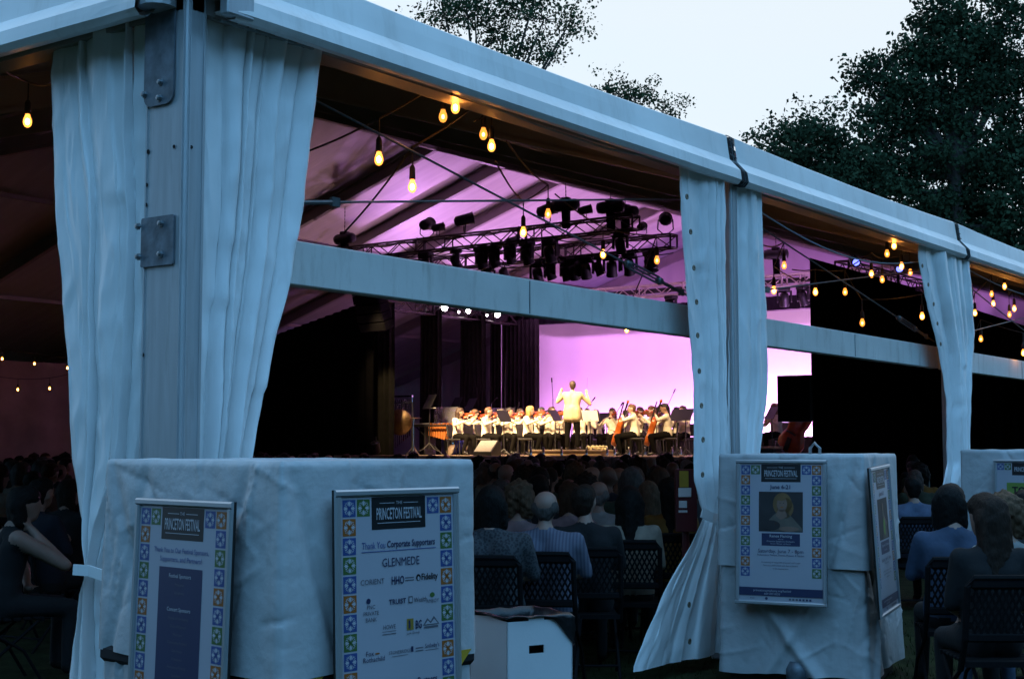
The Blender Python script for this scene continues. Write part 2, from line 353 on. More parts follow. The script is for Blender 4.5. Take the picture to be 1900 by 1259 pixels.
BODY = [seated(1.0, 0.0, 'lap', name='seated_body'), seated(1.16, -.02, 'fold', name='seated_broad_body'), seated(.9, .02, 'lap', name='seated_slim_body', yaw=.5), seated(1.06, .05, 'fold', sleeve=1, yaw=-.4, name='seated_leaning_body'), seated(.92, .10, 'face', yaw=-.3, vox=.016, name='seated_resting_body')]
def hairmesh(name, caps, wob=.006, ws=55, vox=.016): return skin_mesh(name, caps, vox, [M_EBONY], wob, ws, 1)
HC = Vector((.03, 0, 1.205))
def hc(x, y, z): return (HC.x + x, HC.y + y, HC.z + z)
HAIR = {
 'short': hairmesh('short_hair', [(hc(-.038, 0, .032), .090, hc(.010, 0, .050), .082, 0), (hc(-.045, 0, -.02), .080, hc(-.045, 0, -.055), .062, 0)]),
 'thin': hairmesh('thin_hair', [(hc(-.040, .04, -.005), .058, hc(-.040, -.04, -.005), .058, 0), (hc(-.03, .06, .0), .036, hc(.0, .068, .01), .024, 0), (hc(-.03, -.06, .0), .036, hc(.0, -.068, .01), .024, 0), (hc(-.05, 0, -.03), .062, hc(-.05, 0, -.05), .056, 0)]),
 'bob': hairmesh('bob_hair', [(hc(-.035, 0, .035), .098, hc(.012, 0, .052), .088, 0), (hc(-.05, .05, .0), .065, hc(-.03, .065, -.12), .048, 0), (hc(-.05, -.05, .0), .065, hc(-.03, -.065, -.12), .048, 0), (hc(-.06, 0, 0), .075, hc(-.06, 0, -.12), .058, 0)], .005, 60),
 'long': hairmesh('long_hair', [(hc(-.035, 0, .035), .098, hc(.012, 0, .052), .088, 0), (hc(-.05, .05, .0), .066, hc(-.085, .07, -.30), .045, 0), (hc(-.05, -.05, .0), .066, hc(-.085, -.07, -.30), .045, 0), (hc(-.07, 0, 0), .08, hc(-.11, 0, -.33), .06, 0)], .007, 45),
 'curly': hairmesh('curly_hair', [(hc(-.03, 0, .045), .118, hc(-.02, 0, .05), .118, 0), (hc(-.05, .05, -.01), .09, hc(-.05, .06, -.06), .07, 0), (hc(-.05, -.05, -.01), .09, hc(-.05, -.06, -.06), .07, 0)], .017, 62, .014),
 'tail': hairmesh('tied_hair', [(hc(-.036, 0, .032), .092, hc(.010, 0, .048), .084, 0), (hc(-.11, 0, .0), .040, hc(-.135, 0, -.26), .028, 0)], .004, 60)}
# musicians
def violin_pose(name):
    c = torso_caps((0, 0, .56), (.0, 0, .90), (.03, .01, 1.09), .98) + head_caps((.06, .02, 1.20), .35, .10)
    c += arm_caps((.0, .18, .985), (.20, .27, .86), (.40, .26, 1.02), 1, 1, grip=(0, -1, .3)) + arm_caps((.0, -.18, .985), (.14, -.34, .84), (.34, -.10, .95), 1, 1, grip=(0, .4, -1))
    for s in (-1, 1): c += leg_caps((.02, .10 * s, .53), (.44, .16 * s, .49), (.38 + .06 * s, .18 * s, .12), (.52 + .06 * s, .20 * s, .045), k=1.22)
    return skin_mesh(name, c, .018, PLACE)
def cello_pose(name):
    c = torso_caps((0, 0, .56), (.03, 0, .90), (.06, 0, 1.09), 1.0) + head_caps((.09, 0, 1.20), .25, .12)
    c += arm_caps((.03, .18, .985), (.24, .30, .90), (.30, .08, 1.02), 1, 1, grip=(1, 0, -.3)) + arm_caps((.03, -.18, .985), (.26, -.38, .82), (.44, -.26, .66), 1, 1, grip=(.3, .2, -1))
    for s in (-1, 1): c += leg_caps((.02, .12 * s, .53), (.42, .27 * s, .49), (.34, .26 * s, .12), (.48, .30 * s, .045), k=1.22)
    return skin_mesh(name, c, .018, PLACE)
def wind_pose(name):
    c = torso_caps((0, 0, .56), (.0, 0, .90), (.02, 0, 1.09), 1.0) + head_caps((.05, 0, 1.20), 0, .08)
    for s in (-1, 1):
        c += arm_caps((.0, .18 * s, .985), (.16, .26 * s, .78), (.30, .05 * s, .90 + .03 * s), 1, 1, grip=(-.2, -s, 0))
        c += leg_caps((.02, .10 * s, .53), (.44, .15 * s, .49), (.40, .16 * s, .12), (.54, .18 * s, .045), k=1.22)
    return skin_mesh(name, c, .018, PLACE)
def conductor_pose(name):
    c = torso_caps((0, 0, .98), (.02, 0, 1.34), (.04, 0, 1.54), 1.22) + head_caps((.06, 0, 1.66), .1, .05)
    for s in (-1, 1):   # jacket skirt, raised arms, legs
        c += [((-.02, .09 * s, 1.0), .14, (-.015, .10 * s, .84), .145, 1)]
        c += [((-.035, 0, 1.04), .14, (-.03, 0, .84), .148, 1)]
        c += leg_caps((0, .10 * s, .90), (.01, .13 * s, .48), (-.01, .14 * s, .10), (.14, .17 * s, .045), k=1.25)
    c += arm_caps((.02, .20, 1.43), (.12, .41, 1.24), (.26, .35, 1.50), 1, 1, grip=(1, 0, .4), k=1.08) + arm_caps((.02, -.20, 1.43), (.14, -.44, 1.18), (.26, -.34, 1.45), 1, 1, grip=(1, 0, .4), k=1.08)
    return skin_mesh(name, c, .016, PLACE)
B_VIO, B_CEL, B_WIND, B_COND = violin_pose('violinist_body'), cello_pose('cellist_body'), wind_pose('wind_player_body'), conductor_pose('conductor_body')
_m = MB(); _m.ell((0, 0, 0), (.006, .009, .006), 8); EYE = _m.mesh('eye', M_EBONY, True)

# ------------------------------------------------------------------ ground
def gfn(a, b):
    x, y = -400 + 900 * a, -400 + 900 * b
    return (x, y, 0)
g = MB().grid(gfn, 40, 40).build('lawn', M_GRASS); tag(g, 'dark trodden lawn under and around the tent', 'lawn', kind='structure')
gb = MB()
for i in range(9000):
    d = 5.0 + 8 * random.random() ** 1.3; x = random.uniform(820, 1900); p = at(x, 1100, d); p.z = 0
    h = random.uniform(.02, .06); a = random.random() * 6.28; w = .004; dx, dy = math.cos(a) * w, math.sin(a) * w; bx, by = random.uniform(-.02, .02), random.uniform(-.02, .02)
    gb.add([(p.x - dx, p.y - dy, 0), (p.x + dx, p.y + dy, 0), (p.x + bx, p.y + by, h)], [(0, 1, 2)])
tag(gb.build('grass', M_BLADE), 'short grass blades growing on the lawn', 'grass', kind='stuff')

# unseen tree mass added behind the camera to shut out the low sky
def tl(a, b):
    t = R(106) + R(254) * a; r = 24 + 5 * nz((a * 23, 0, 2)) + 2.5 * nz((a * 60, b * 4, 5)); h = 14.0 + 9.0 * max(0, 1 - a * 2.6) + 3.5 * nz((a * 31, 1, 7)) + 1.5 * nz((a * 90, 2, 9))
    rr = r + 3.5 * b * b + .8 * nz((a * 140, b * 9, 3)); return (CAM.x + rr * math.cos(t), CAM.y + rr * math.sin(t), h * b)
tln = MB().grid(lambda a, b: tl(a, b), 220, 14).build('added_trees', M_LEAF2, None); tag(tln, 'unseen dark tree mass added behind the camera to block the low sky', 'added_trees', kind='stuff')
# ------------------------------------------------------------------ tent
W, L, BAY = 31.2, 36.54, 5.22
HW = W / 2
TANP = 0.317
ZB = aty(1370, 343, -.13).z          # bottom of the eave valance
ZE = ZB + .30                        # roof line at the eave
ZR = ZE + HW * TANP
print('eave', ZB, 'ridge', ZR, proj((HW, HW, ZR)), [proj((BAY * k, 0, ZB)) for k in range(4)])
tent = thing('clearspan_tent', (17.5, HW, 0), 'huge white frame tent with tied-back vinyl sides, open towards the lawn', 'tent')
def zroof(u, v): return ZE + TANP * min(v, W - v, max(u, 0))
# roof fabric, one panel per bay and slope, hip at the entrance end, gable at the stage end
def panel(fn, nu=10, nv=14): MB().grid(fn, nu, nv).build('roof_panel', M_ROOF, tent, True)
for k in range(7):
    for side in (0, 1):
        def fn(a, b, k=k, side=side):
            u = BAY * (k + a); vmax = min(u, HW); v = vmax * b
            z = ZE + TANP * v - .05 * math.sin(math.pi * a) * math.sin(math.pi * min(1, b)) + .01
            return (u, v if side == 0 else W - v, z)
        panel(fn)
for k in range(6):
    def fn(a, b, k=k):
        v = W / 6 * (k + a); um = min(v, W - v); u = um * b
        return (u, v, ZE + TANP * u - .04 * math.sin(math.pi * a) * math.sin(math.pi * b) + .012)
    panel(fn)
# rafters
def rafter(p0, p1, name='rafter', w=.14, h=.30):
    mb = MB(); p0, p1 = Vector(p0), Vector(p1); mb.beam(p0, p1, w * .55, h)
    n = Vector((0, 0, 1)); mb.beam(p0 + n * (h / 2 - .012), p1 + n * (h / 2 - .012), w, .03); mb.beam(p0 - n * (h / 2 - .012), p1 - n * (h / 2 - .012), w, .03)
    return mb.build(name, M_RAFT, tent)
HR = .17
us = [BAY + .1, 2 * BAY + .1, HW, 4 * BAY, 4 * BAY + 2.7, 5 * BAY, 6 * BAY, L - .1]
for u in us:
    vm = min(u, HW)
    for s in (0, 1):
        f = (lambda v: v) if s == 0 else (lambda v: W - v)
        rafter((u, f(.15), ZE + TANP * .15 - HR), (u, f(vm), ZE + TANP * vm - HR))
for v in (BAY, 2 * BAY, HW, W - 2 * BAY, W - BAY):
    um = min(v, W - v); rafter((.15, v, ZE + .05 - HR), (um, v, ZE + TANP * um - HR))
rafter((.1, .1, ZE - HR), (HW, HW, ZR - HR), 'hip_rafter'); rafter((.1, W - .1, ZE - HR), (HW, HW, ZR - HR), 'hip_rafter')
MB().beam((HW, HW, ZR - .2), (L - .1, HW, ZR - .2), .12, .24).build('ridge_beam', M_RAFT, tent)
for vv in (5, 10):
    for a, b in zip([vv] + [u for u in us if u > vv], [u for u in us if u > vv]):
        if b - a < .5: continue
        for v in (vv, W - vv): MB().beam((a + .05, v, ZE + TANP * vv - .12), (b - .05, v, ZE + TANP * vv - .12), .10, .10).build('purlin', M_RAFT, tent)
for uu in (5, 10):
    for k in range(6):
        a, b = max(BAY * k, uu), min(BAY * k + BAY, W - uu)
        if b > a: MB().beam((uu, a, ZE + TANP * uu - .1), (uu, b, ZE + TANP * uu - .1), .10, .08).build('purlin', M_RAFT, tent)
# eave gutter: bands of vinyl, each bay its own length, laced at the posts
PROF = [(.10, .40), (-.015, .405), (-.05, .385), (-.075, .20), (-.165, .105), (-.175, .03), (-.15, .0), (-.10, .005), (-.05, .06), (.02, .06)]
def valance(along, a, b, seed):
    mb = MB(); n = 40
    def fn(s, t):
        i = min(int(t * (len(PROF) - 1)), len(PROF) - 2); q = t * (len(PROF) - 1) - i
        o = PROF[i][0] * (1 - q) + PROF[i + 1][0] * q; z = PROF[i][1] * (1 - q) + PROF[i + 1][1] * q
        pos = a + (b - a) * s; e = min(s, 1 - s)
        wob = .006 * nz((pos * 1.3, t * 3, seed)) + .009 * nz((pos * 5, t * 6, seed + 4)) * max(0, 1 - e * 9); z2 = ZB + z - .025 * math.sin(math.pi * s) * (z > .3)
        o += wob
        return (pos, o, z2) if along == 'x' else (o, pos, z2)
    mb.grid(fn, n, (len(PROF) - 1) * 2)
    ob = mb.build('eave_valance', M_FASCIA, tent, False)
    return ob
for k in range(7):
    valance('x', BAY * k + (.16 if k == 0 else .19), BAY * (k + 1) + .07, k)
    x = BAY * (k + 1) + .10
    if k < 6:
        mb = MB(); pf = [(o_ + .012, z_ - .006) for o_, z_ in PROF[:8]]
        mb.add([(x - .03 + .13 * q_, o_, ZB + z_) for o_, z_ in pf for q_ in (0, 1)], [(2 * i, 2 * i + 1, 2 * i + 3, 2 * i + 2) for i in range(7)])
        mb.build('joint_cover', M_HOLE, tent)
        mb = MB()
        for dx in (-.012, .02): mb.path([(x + .03 + dx + .01 * (i % 2), o - .004, ZB + z) for i, (o, z) in enumerate(PROF[:8])], .0035)
        for i in range(5): mb.path([(x + .0, PROF[2][0] + .0 - .01, ZB + .36 - i * .055), (x + .06, PROF[2][0] - .015 - i * .012, ZB + .33 - i * .055)], .004)
        mb.build('lacing_strap', M_STEEL, tent)
for k in range(6): valance('y', W / 6 * k + (.16 if k == 0 else .05), W / 6 * (k + 1) - .03, 20 + k)
# corner cap at the entrance post
mb = MB(); mb.box((.0, .0, ZB + .30), (.34, .34, .24), bev=.02); mb.box((.18, -.14, ZB + .12), (.17, .06, .22), bev=.008); mb.box((.20, -.175, ZB + .15), (.05, .012, .05))
mb.tube((-.06, .14, ZB + .19), (-.06, .14, ZB + .05), .09, .09, 14)
mb.build('corner_cap', M_ALU, tent)
# eave beams
MB().beam((0, .10, ZE - .16), (L, .10, ZE - .16), .14, .2).build('eave_beam', M_RAFT, tent); MB().beam((.10, 0, ZE - .16), (.10, W, ZE - .16), .14, .2).build('eave_beam', M_RAFT, tent)
MB().beam((0, W - .1, ZE - .16), (L, W - .1, ZE - .16), .14, .2).build('eave_beam', M_RAFT, tent)
# posts: hollow extrusion with grooves
def post(u, v, su=.125, sv=.25, mt=M_ALU):
    mb = MB(); h = ZB + .2
    mb.box((u + su / 2, v + sv / 2, h / 2), (su, sv, h), bev=.008)
    for q in (.022, su - .022): mb.box((u + q, v - .002, h / 2), (.008, .008, h * .998))
    for q in (.02, sv - .02): mb.box((u - .002, v + q, h / 2), (.008, .008, h * .998))
    return mb.build('post', mt, tent)
cp = post(0, 0, .125, .29)
for k in range(1, 8): post(BAY * k + .09, -.075, .10, .22)
for k in range(1, 7): post(0, BAY * k - .06, .22, .12)
for k in range(0, 8): post(BAY * k - .06, W - .22, .12, .22)
# galvanised plates, bolts and holes on the corner post
def plate(z0, z1, y0, y1, bolts, rad=.05):
    mb = MB(); pts = []
    for cy, cz, a0 in ((y1 - rad, z0 + rad, -90), (y1 - .01, z1 - .01, 0), (y0 + .01, z1 - .01, 90), (y0 + rad, z0 + rad, 180)):
        r = rad if cz < z1 - .02 else .01
        for i in range(5): t = R(a0 + i * 22.5); pts.append((-.004, cy + r * math.cos(t), cz + r * math.sin(t)))
    mb.prism(pts, (-.010, 0, 0)); p = mb.build('gusset_plate', M_GALV, tent)
    for (y, z) in bolts:
        b = MB(); b.lathe([(.018, 0), (.018, .004), (.013, .004), (.013, .016), (.005, .018)], (-.014, y, z), 6, axis=Vector((-1, 0, 0))); b.build('bolt', M_BOLT, p)
plate(atx(290, 198, 0).z, ZB + .2, .075, .285, [(atx(x, y, 0).y, atx(x, y, 0).z) for x, y in ((303, 154), (273, 177), (301, 183))])
plate(atx(290, 494, 0).z, atx(290, 403, 0).z, .055, .285, [(atx(x, y, 0).y, atx(x, y, 0).z) for x, y in ((262, 421), (304, 415), (262, 477), (303, 472))], .008)
for x, y in ((275, 281), (272, 343), (271, 380), (265, 658)):
    p = atx(x, y, -.0035); b = MB(); b.lathe([(.010, 0), (.010, .002)], p, 10, axis=Vector((-1, 0, 0))); b.build('hole', M_HOLE, tent)
for x, y in ((355, 273), (323, 272)):
    p = aty(x, y, -.0035) if x > 340 else atx(x, y, -.0035); b = MB(); b.lathe([(.009, 0), (.009, .002)], p, 10, axis=Vector((0, -1, 0) if x > 340 else (-1, 0, 0))); b.build('hole', M_HOLE, tent)
# cross beams, brace rods with turnbuckles
zc0, zc1 = aty(900, 574, .11).z, aty(900, 504, .11).z
print('cross', zc0, zc1, proj((5, .06, zc0)), proj((1, .06, zc1)))
for k in range(6):
    c = MB().box((BAY * k + 2.66, .155, (zc0 + zc1) / 2), (4.98, .09, zc1 - zc0), bev=.006).build('cross_beam', M_ALUW, tent)
    MB().box((BAY * k + 2.9, .108, (zc0 + zc1) / 2), (.006, .004, (zc1 - zc0) * .9)).build('weld_seam', M_GALV, c)
def rod(p0, p1, tb):
    p0, p1 = Vector(p0), Vector(p1); r = MB().tube(p0, p1, .007, .007, 7).build('brace_rod', M_STEEL, tent)
    d = (p1 - p0); n = d.normalized(); q0 = p0 + d * tb; up = Vector((0, 0, 1)).cross(n).cross(n).normalized()
    mb = MB()
    for s in (-1, 1): mb.tube(q0 + up * .025 * s, q0 + n * .45 + up * .025 * s, .008, .008, 6)
    for t in (0, .45): mb.lathe([(.016, -.03), (.028, -.02), (.028, .02), (.016, .03)], q0 + n * t, 8, axis=n)
    mb.tube(q0 + n * .45, q0 + n * .75, .013, .013, 7); mb.box(q0 + n * .78, (.06, .02, .05))
    mb.build('turnbuckle', M_STEEL, r)
for k in range(3):
    o = BAY * k
    rod((o + .15, .16, ZB - .02), (o + BAY - .05, .16, zc1 + .06), .80); rod((o + .15, .16, zc1 + .10), (o + BAY - .05, .16, ZB - .10), .05)
    pts = [aty(835, 172, .02), aty(1000, 236, .02), aty(1120, 276, .02), aty(1265, 306, .02)] if k == 0 else None
    if k == 0:
        MB().path([(.2, .0, ZB + .03), *[(p.x, .0, p.z) for p in pts], (5.1, .0, ZB - .06)], .007).build('sagging_cord', M_WCORD, tent)
    else:
        MB().path([(o + .2 + 4.8 * t, .0, ZB - .02 - .26 * math.sin(math.pi * t) * (1 if k == 1 else .5)) for t in [i / 14 for i in range(15)]], .006).build('sagging_cord', M_WCORD, tent)
# far side wall, entrance far half, gable wall behind the stage
def wall(fn, name='sidewall', m=M_VINYL, nu=60, nv=12): return MB().grid(fn, nu, nv).build(name, m, tent, True)
wall(lambda a, b: (L * a, W - .05 + .05 * math.sin(a * 160), .05 + (ZE - .1) * b), nu=260)
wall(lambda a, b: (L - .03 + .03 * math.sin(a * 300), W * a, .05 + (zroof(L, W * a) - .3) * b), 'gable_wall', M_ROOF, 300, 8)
# curtains: gathered vinyl side walls tied back against the posts
def curtain(name, left, right, plane, val, folds=6, amp=.05, ztop=None, zbot=.06, seed=0, knots=None, low=None):
    """left/right: lists of (pixel x, pixel y) along each edge; plane 'y' or 'x' at value val."""
    prj = (lambda p: aty(p[0], p[1], val)) if plane == 'y' else (lambda p: atx(p[0], p[1], val))
    def curve(pts):
        q = sorted([((prj(p).x if plane == 'y' else prj(p).y), prj(p).z) for p in pts], key=lambda e: e[1])
        zs = [e[1] for e in q]; xs = [e[0] for e in q]
        return lambda z: float(np.interp(z, zs, xs))
    cl_, cr_ = curve(left), curve(right); zt = ztop if ztop is not None else ZB + .12
    wtop = abs(cr_(zt) - cl_(zt))
    kn = [0.0]; rr = random.Random(seed * 13 + 1)
    while kn[-1] < 1: kn.append(kn[-1] + rr.choice((.45, .6, .8, 1.0, 1.5)) * .5 / folds)
    if knots: kn = list(knots)
    kh = [(1 if i % 2 else -1) * rr.uniform(.35, 1.0) for i in range(len(kn))]; kh[0] = .2
    pins = [(rr.uniform(.1, .9), rr.uniform(.2, .95), rr.uniform(.5, 1.5)) for _ in range(4)]
    rid = lambda x, y, w: max(0.0, 1 - abs(nz((x, y, w))) * 4.0)
    def fn(a, b):
        z = zbot + (zt - zbot) * b; l, r = cl_(z), cr_(z); w = abs(r - l)
        K = kn if not low or z > low[0] else low[1]
        drift = .35 / folds * (nz((a * 2.5, z * .55, seed)) + .5 * nz((a * 5, z * 1.3, seed + 2)))
        q = min(max(a + drift * min(1, 6 * a) * min(1, 6 * (1 - a)), 0), .9999); i = max(j for j in range(len(K) - 1) if K[j] <= q or j == 0)
        t = (q - K[i]) / (K[i + 1] - K[i]); h = abs(kh[i]) * 1.5 * max(0, math.sin(math.pi * (t ** (.7 + .6 * abs(kh[i]))))) ** .62 - .45
        ampz = amp * (.9 + .7 * (1 - min(1, w / max(wtop, .01)))) * (.7 + .8 * abs(nz((a * 2.2, z * .45, seed + 6))))
        off = ampz * h
        if low and low[0] - .5 < z < low[0] + .12: off *= .35 + .65 * abs(z - low[0]) / (.5 if z < low[0] else .12)
        off += .020 * nz((a * 3 + seed, z * 1.0, 3.1)) + .006 * rid(a * 3.5 + z * 1.1, z * 2.2 - a * 2.5, seed + 7) + .005 * rid(a * 7 - z * 1.7, z * 3.1 + a * 3, seed + 9) + .0022 * nz((a * 26, z * 9, seed))
        for (pa_, pz_, ps) in pins:       # short packing creases
            dz = (z / zt - pz_) * 9; da = (a - pa_) * 5
            off += .007 * ps * math.exp(-dz * dz * 10 - da * da * 4) * (1 if dz > 0 else -.6)
        p = l + (r - l) * (a + .022 * math.sin(q * 40 + seed) * min(1, 8 * a) * min(1, 8 * (1 - a)))
        return (p, val - off, z) if plane == 'y' else (val - off, p, z)
    ob = MB().grid(fn, 150, 110).build(name, M_VINYL, tent, True)
    return ob, fn
def grommets(c, pts, val):
    for x, y in pts:
        p = aty(x, y, val); b = MB(); b.lathe([(.021, 0), (.021, .006), (.012, .006), (.012, .001)], p, 10, axis=Vector((0, -1, 0))); b.build('grommet', M_BRASS, c, True)
def strap(c, pts, w=.05, m=M_VINYL):
    mb = MB(); pts = [Vector(p) for p in pts]
    for a, b in zip(pts, pts[1:]): mb.beam(a, b, .012, w, up=(0, 0, 1))
    mb.build('tie_strap', m, c)
c1r, _ = curtain('curtain', [(374, 60), (366, 500), (358, 840), (352, 1100)], [(594, 60), (590, 95), (576, 190), (555, 400), (531, 520), (505, 620), (487, 700), (458, 840), (440, 1000), (470, 1230)], 'y', .045, 4.5, .065, seed=1, knots=(0, .25, .36, .44, .52, .58, .67, .74, .86, 1))
c1l, _ = curtain('curtain', [(105, 20), (93, 90), (86, 140), (98, 400), (122, 700), (128, 850), (135, 930), (152, 1010), (166, 1060), (145, 1100), (128, 1200), (118, 1300)], [(282, 20), (280, 400), (274, 700), (262, 860), (244, 920), (218, 980), (196, 1060), (197, 1120), (199, 1300)], 'x', .06, 2.3, .075, seed=2, knots=(0, .26, .36, .74, .82, 1))
strap(c1l, [atx(136, 1056, -.10), atx(165, 1058, -.06), atx(196, 1068, -.05), atx(202, 1072, .04)])
c2l, _ = curtain('curtain', [(1264, 300), (1270, 420), (1278, 560), (1289, 700), (1293, 800), (1293, 890), (1308, 955), (1284, 1010), (1240, 1090), (1189, 1212), (1180, 1240)], [(1346, 320), (1347, 600), (1347, 800), (1343, 900), (1336, 958), (1337, 1050), (1333, 1240)], 'y', -.06, 3.4, .062, seed=3, zbot=.10, knots=(0, .38, .52, .62, .70, .79, .88, 1), low=(aty(1320, 962, -.06).z, (0, .40, .52, .95, 1)))
grommets(c2l, [(1274, 365), (1281, 430), (1287, 497), (1292, 560), (1294, 622), (1297, 688), (1301, 752), (1304, 815), (1303, 880)], -.125)
grommets(c2l, [(1278, 1121), (1279, 1189)], -.16)
strap(c2l, [aty(1302, 950, -.13), aty(1322, 960, -.16), aty(1338, 962, -.12)], .07); strap(c2l, [aty(1330, 962, -.15), aty(1337, 998, -.17)], .03)
c2r, _ = curtain('curtain', [(1354, 330), (1354, 600), (1353, 840), (1350, 1000)], [(1408, 340), (1412, 450), (1421, 580), (1421, 700), (1406, 835), (1380, 1000), (1385, 1200)], 'y', -.05, 3.2, .055, seed=4, knots=(0, .34, .46, .56, .78, 1))
c3, _ = curtain('curtain', [(1706, 440), (1707, 480), (1724, 560), (1746, 650), (1760, 750), (1763, 860), (1750, 930), (1735, 1000), (1728, 1100)], [(1797, 470), (1799, 520), (1803, 620), (1797, 700), (1790, 860), (1785, 940), (1790, 1100)], 'y', -.08, 4.6, .065, seed=5, knots=(0, .30, .42, .50, .57, .70, .84, 1))
grommets(c3, [(1711, 493), (1722, 528), (1732, 564), (1739, 600), (1745, 638)], -.14)
for k in (4, 5, 6):
    x = BAY * k
    MB().grid(lambda a, b: (x - .25 + .5 * a, -.08 + .05 * math.sin(a * 30 + k), .08 + ZB * b), 60, 20).build('curtain', M_VINYL, tent, True)
# ------------------------------------------------------------------ inner lining wall seen through the entrance end
lw = MB().grid(lambda a, b: (3 + 24 * a, 26.2 + .05 * nz((a * 30, b * 4, 1)) + .03 * math.sin(a * 120), .02 + 3.75 * b), 160, 20).build('lining_wall', mat('bulb_lit_lining', (.30, .20, .17), .6, .2, 2, .3, 6), None, True)  # reddish light of the bulbs put into the lining colour
tag(lw, 'wrinkled pale lining wall at the far side of the tent, under small bulbs', 'tent wall')
# ------------------------------------------------------------------ stage
SF, SZ = 24.8, 1.36
stage = thing('stage_platform', (29, 15, 0), 'raised concert stage with wooden deck and black skirt below the pink backdrop', 'stage')
d_ = MB()
for i in range(5):
    for j in range(12): d_ = MB().box((SF + .92 + i * 1.84, 7.9 + j * 1.22 + .6, SZ - .04), (1.83, 1.212, .08), bev=.004); d_.build('deck_panel', M_DECK, stage)
MB().grid(lambda a, b: (SF + .01 + .02 * math.sin(a * 200), 7.7 + 14.8 * a, .02 + (SZ - .11) * b), 240, 2).build('skirt', M_BLACK, stage, True)
MB().box((SF - .01, 15, SZ - .045), (.03, 14.9, .07)).build('front_edge', M_DECK, stage)
# podium, monitor wedge
cpos = at(1062, 760, 36.3); cpos.z = SZ
pod = thing('conductor_podium', (cpos.x, cpos.y, SZ), 'low wooden podium under the conductor at the stage front', 'podium')
MB().box((cpos.x + .1, cpos.y - .1, SZ + .06), (1.2, 2.2, .10), bev=.01).build('base', M_WOODT, pod); MB().box((cpos.x + .1, cpos.y - .1, SZ + .135), (1.26, 2.26, .05), bev=.01).build('step_top', M_DECK, pod)
# cyclorama with a curved return
def cycfn(a, b):
    s = a * 15.6; v = 7.2 + s; u = 33.7
    if s > 13.2: t = (s - 13.2) / 2.4 * 1.1; u = 33.7 - 2.2 * (1 - math.cos(t)); v = 20.4 + 2.2 * math.sin(t)
    return (u + .01 * math.sin(a * 90), v, SZ + .02 + 4.22 * b)
cyc = MB().grid(cycfn, 120, 6).build('cyclorama', M_CYC, None, True); tag(cyc, 'tall pale backdrop cloth glowing pink behind the orchestra', 'backdrop')
# black masking
def drape(name, p0, p1, z0, z1, label, folds=8, amp=.05, m=M_LEGV, ztop2=None, group=None):
    p0, p1 = Vector(p0), Vector(p1); n = (p1 - p0).normalized().cross(Vector((0, 0, 1))); ln = (p1 - p0).length; ns = max(24, int(folds * 10)); sd = random.random() * 9
    def fn(a, b):
        zt = z1 if ztop2 is None else z1 + (ztop2 - z1) * a
        q = p0 + (p1 - p0) * a + n * (amp * math.sin(2 * math.pi * folds * a + .4 * math.sin(b * 3 + a * 5)) + .3 * amp * nz((a * folds, b * 2, sd)))
        return (q.x, q.y, z0 + (zt - z0) * b)
    o = MB().grid(fn, ns, 10).build(name, m, None, True); return tag(o, label, 'drape', group)
zl = SZ + 4.35
LG = lambda u, x: (u, atx(x, 700, u).y, 0)
drape('stage_drape', LG(25.9, 731), LG(25.9, 664), SZ, zl, 'first black side drape from the hanging loudspeaker, widest folds', 7, .07)
drape('stage_drape', LG(28.4, 819), LG(28.4, 780), SZ, zl, 'second narrow black side drape, behind the percussion keyboard', 5, .06)
drape('stage_drape', LG(30.6, 901), LG(30.6, 854), SZ, zl, 'third narrow black side drape from the loudspeaker', 6, .06)
drape('stage_drape', LG(32.6, 1000), LG(32.6, 910), SZ, zl, 'wide black side drape touching the edge of the pink backdrop', 12, .07)
drape('masking_drape', LG(SF + .3, 692), (SF + .3, 30.6, 0), .05, 5.75, 'large black masking drape beside the stage, under the sloping roof', 30, .04, M_BLACK, 3.75)
drape('masking_drape', LG(SF + .25, 1506), (SF + .25, 5.7, 0), .05, 5.85, 'tall black masking panel at the stage edge, beside the pink backdrop', 12, .03, M_BLACK, 5.0)
drape('masking_drape', (SF + .40, 6.1, 0), (SF + .40, .4, 0), .05, 5.1, 'low black masking drape running towards the near tent side', 20, .04, M_BLACK, 2.9)
p_a, p_b = atx(1443, 697, SF + .1), atx(1507, 782, SF + .1)
sb = thing('side_screen', ((p_a.x), (p_a.y + p_b.y) / 2, p_b.z), 'small black panel hanging at the masking edge, above the double bass', 'panel')
MB().box((SF + .12, (p_a.y + p_b.y) / 2, (p_a.z + p_b.z) / 2), (.12, abs(p_a.y - p_b.y), p_a.z - p_b.z), bev=.01).build('casing', M_BLKMET, sb)
MB().box((SF + .05, (p_a.y + p_b.y) / 2, (p_a.z + p_b.z) / 2), (.01, abs(p_a.y - p_b.y) - .06, p_a.z - p_b.z - .06)).build('face', M_BLACK, sb)
# border drape above the backdrop
drape('border_drape', (32.9, 7.0, 0), (32.9, 22.4, 0), 5.55, 5.95, 'narrow black border drape along the top of the pink backdrop', 40, .03, M_BLACK)
# hanging line array: curved column of cabinets
la = at(662, 560, 38.2); LA = Vector((24.3, la.y, 0))
arr = thing('line_array', (LA.x, LA.y, 4.6), 'curved black column of hanging loudspeakers over the masking drape', 'loudspeaker')
xx, zz, ang = 0.0, at(662, 535, 38.2).z + .75, 0.0
for i in range(8):
    rt = Matrix.Rotation(-ang, 3, 'Y'); c_ = LA + Vector((-xx, 0, zz)); cb = MB(); cb.box(c_, (.42, .95, .245), rot=rt, bev=.02); cab = cb.build('cabinet', M_BLACK, arr)
    g_ = MB(); g_.box(c_ + rt @ Vector((-.215, 0, 0)), (.012, .88, .2), rot=rt)
    g_.build('grille', M_BLACK, cab)
    ang += R(3.4); zz -= .25 * math.cos(ang); xx -= .25 * math.sin(ang)
MB().tube(LA + Vector((0, 0, at(662, 535, 38.2).z + .9)), LA + Vector((0, 0, zroof(24.3, LA.y) - .1)), .015).build('hanging_chain', M_STEEL, arr)

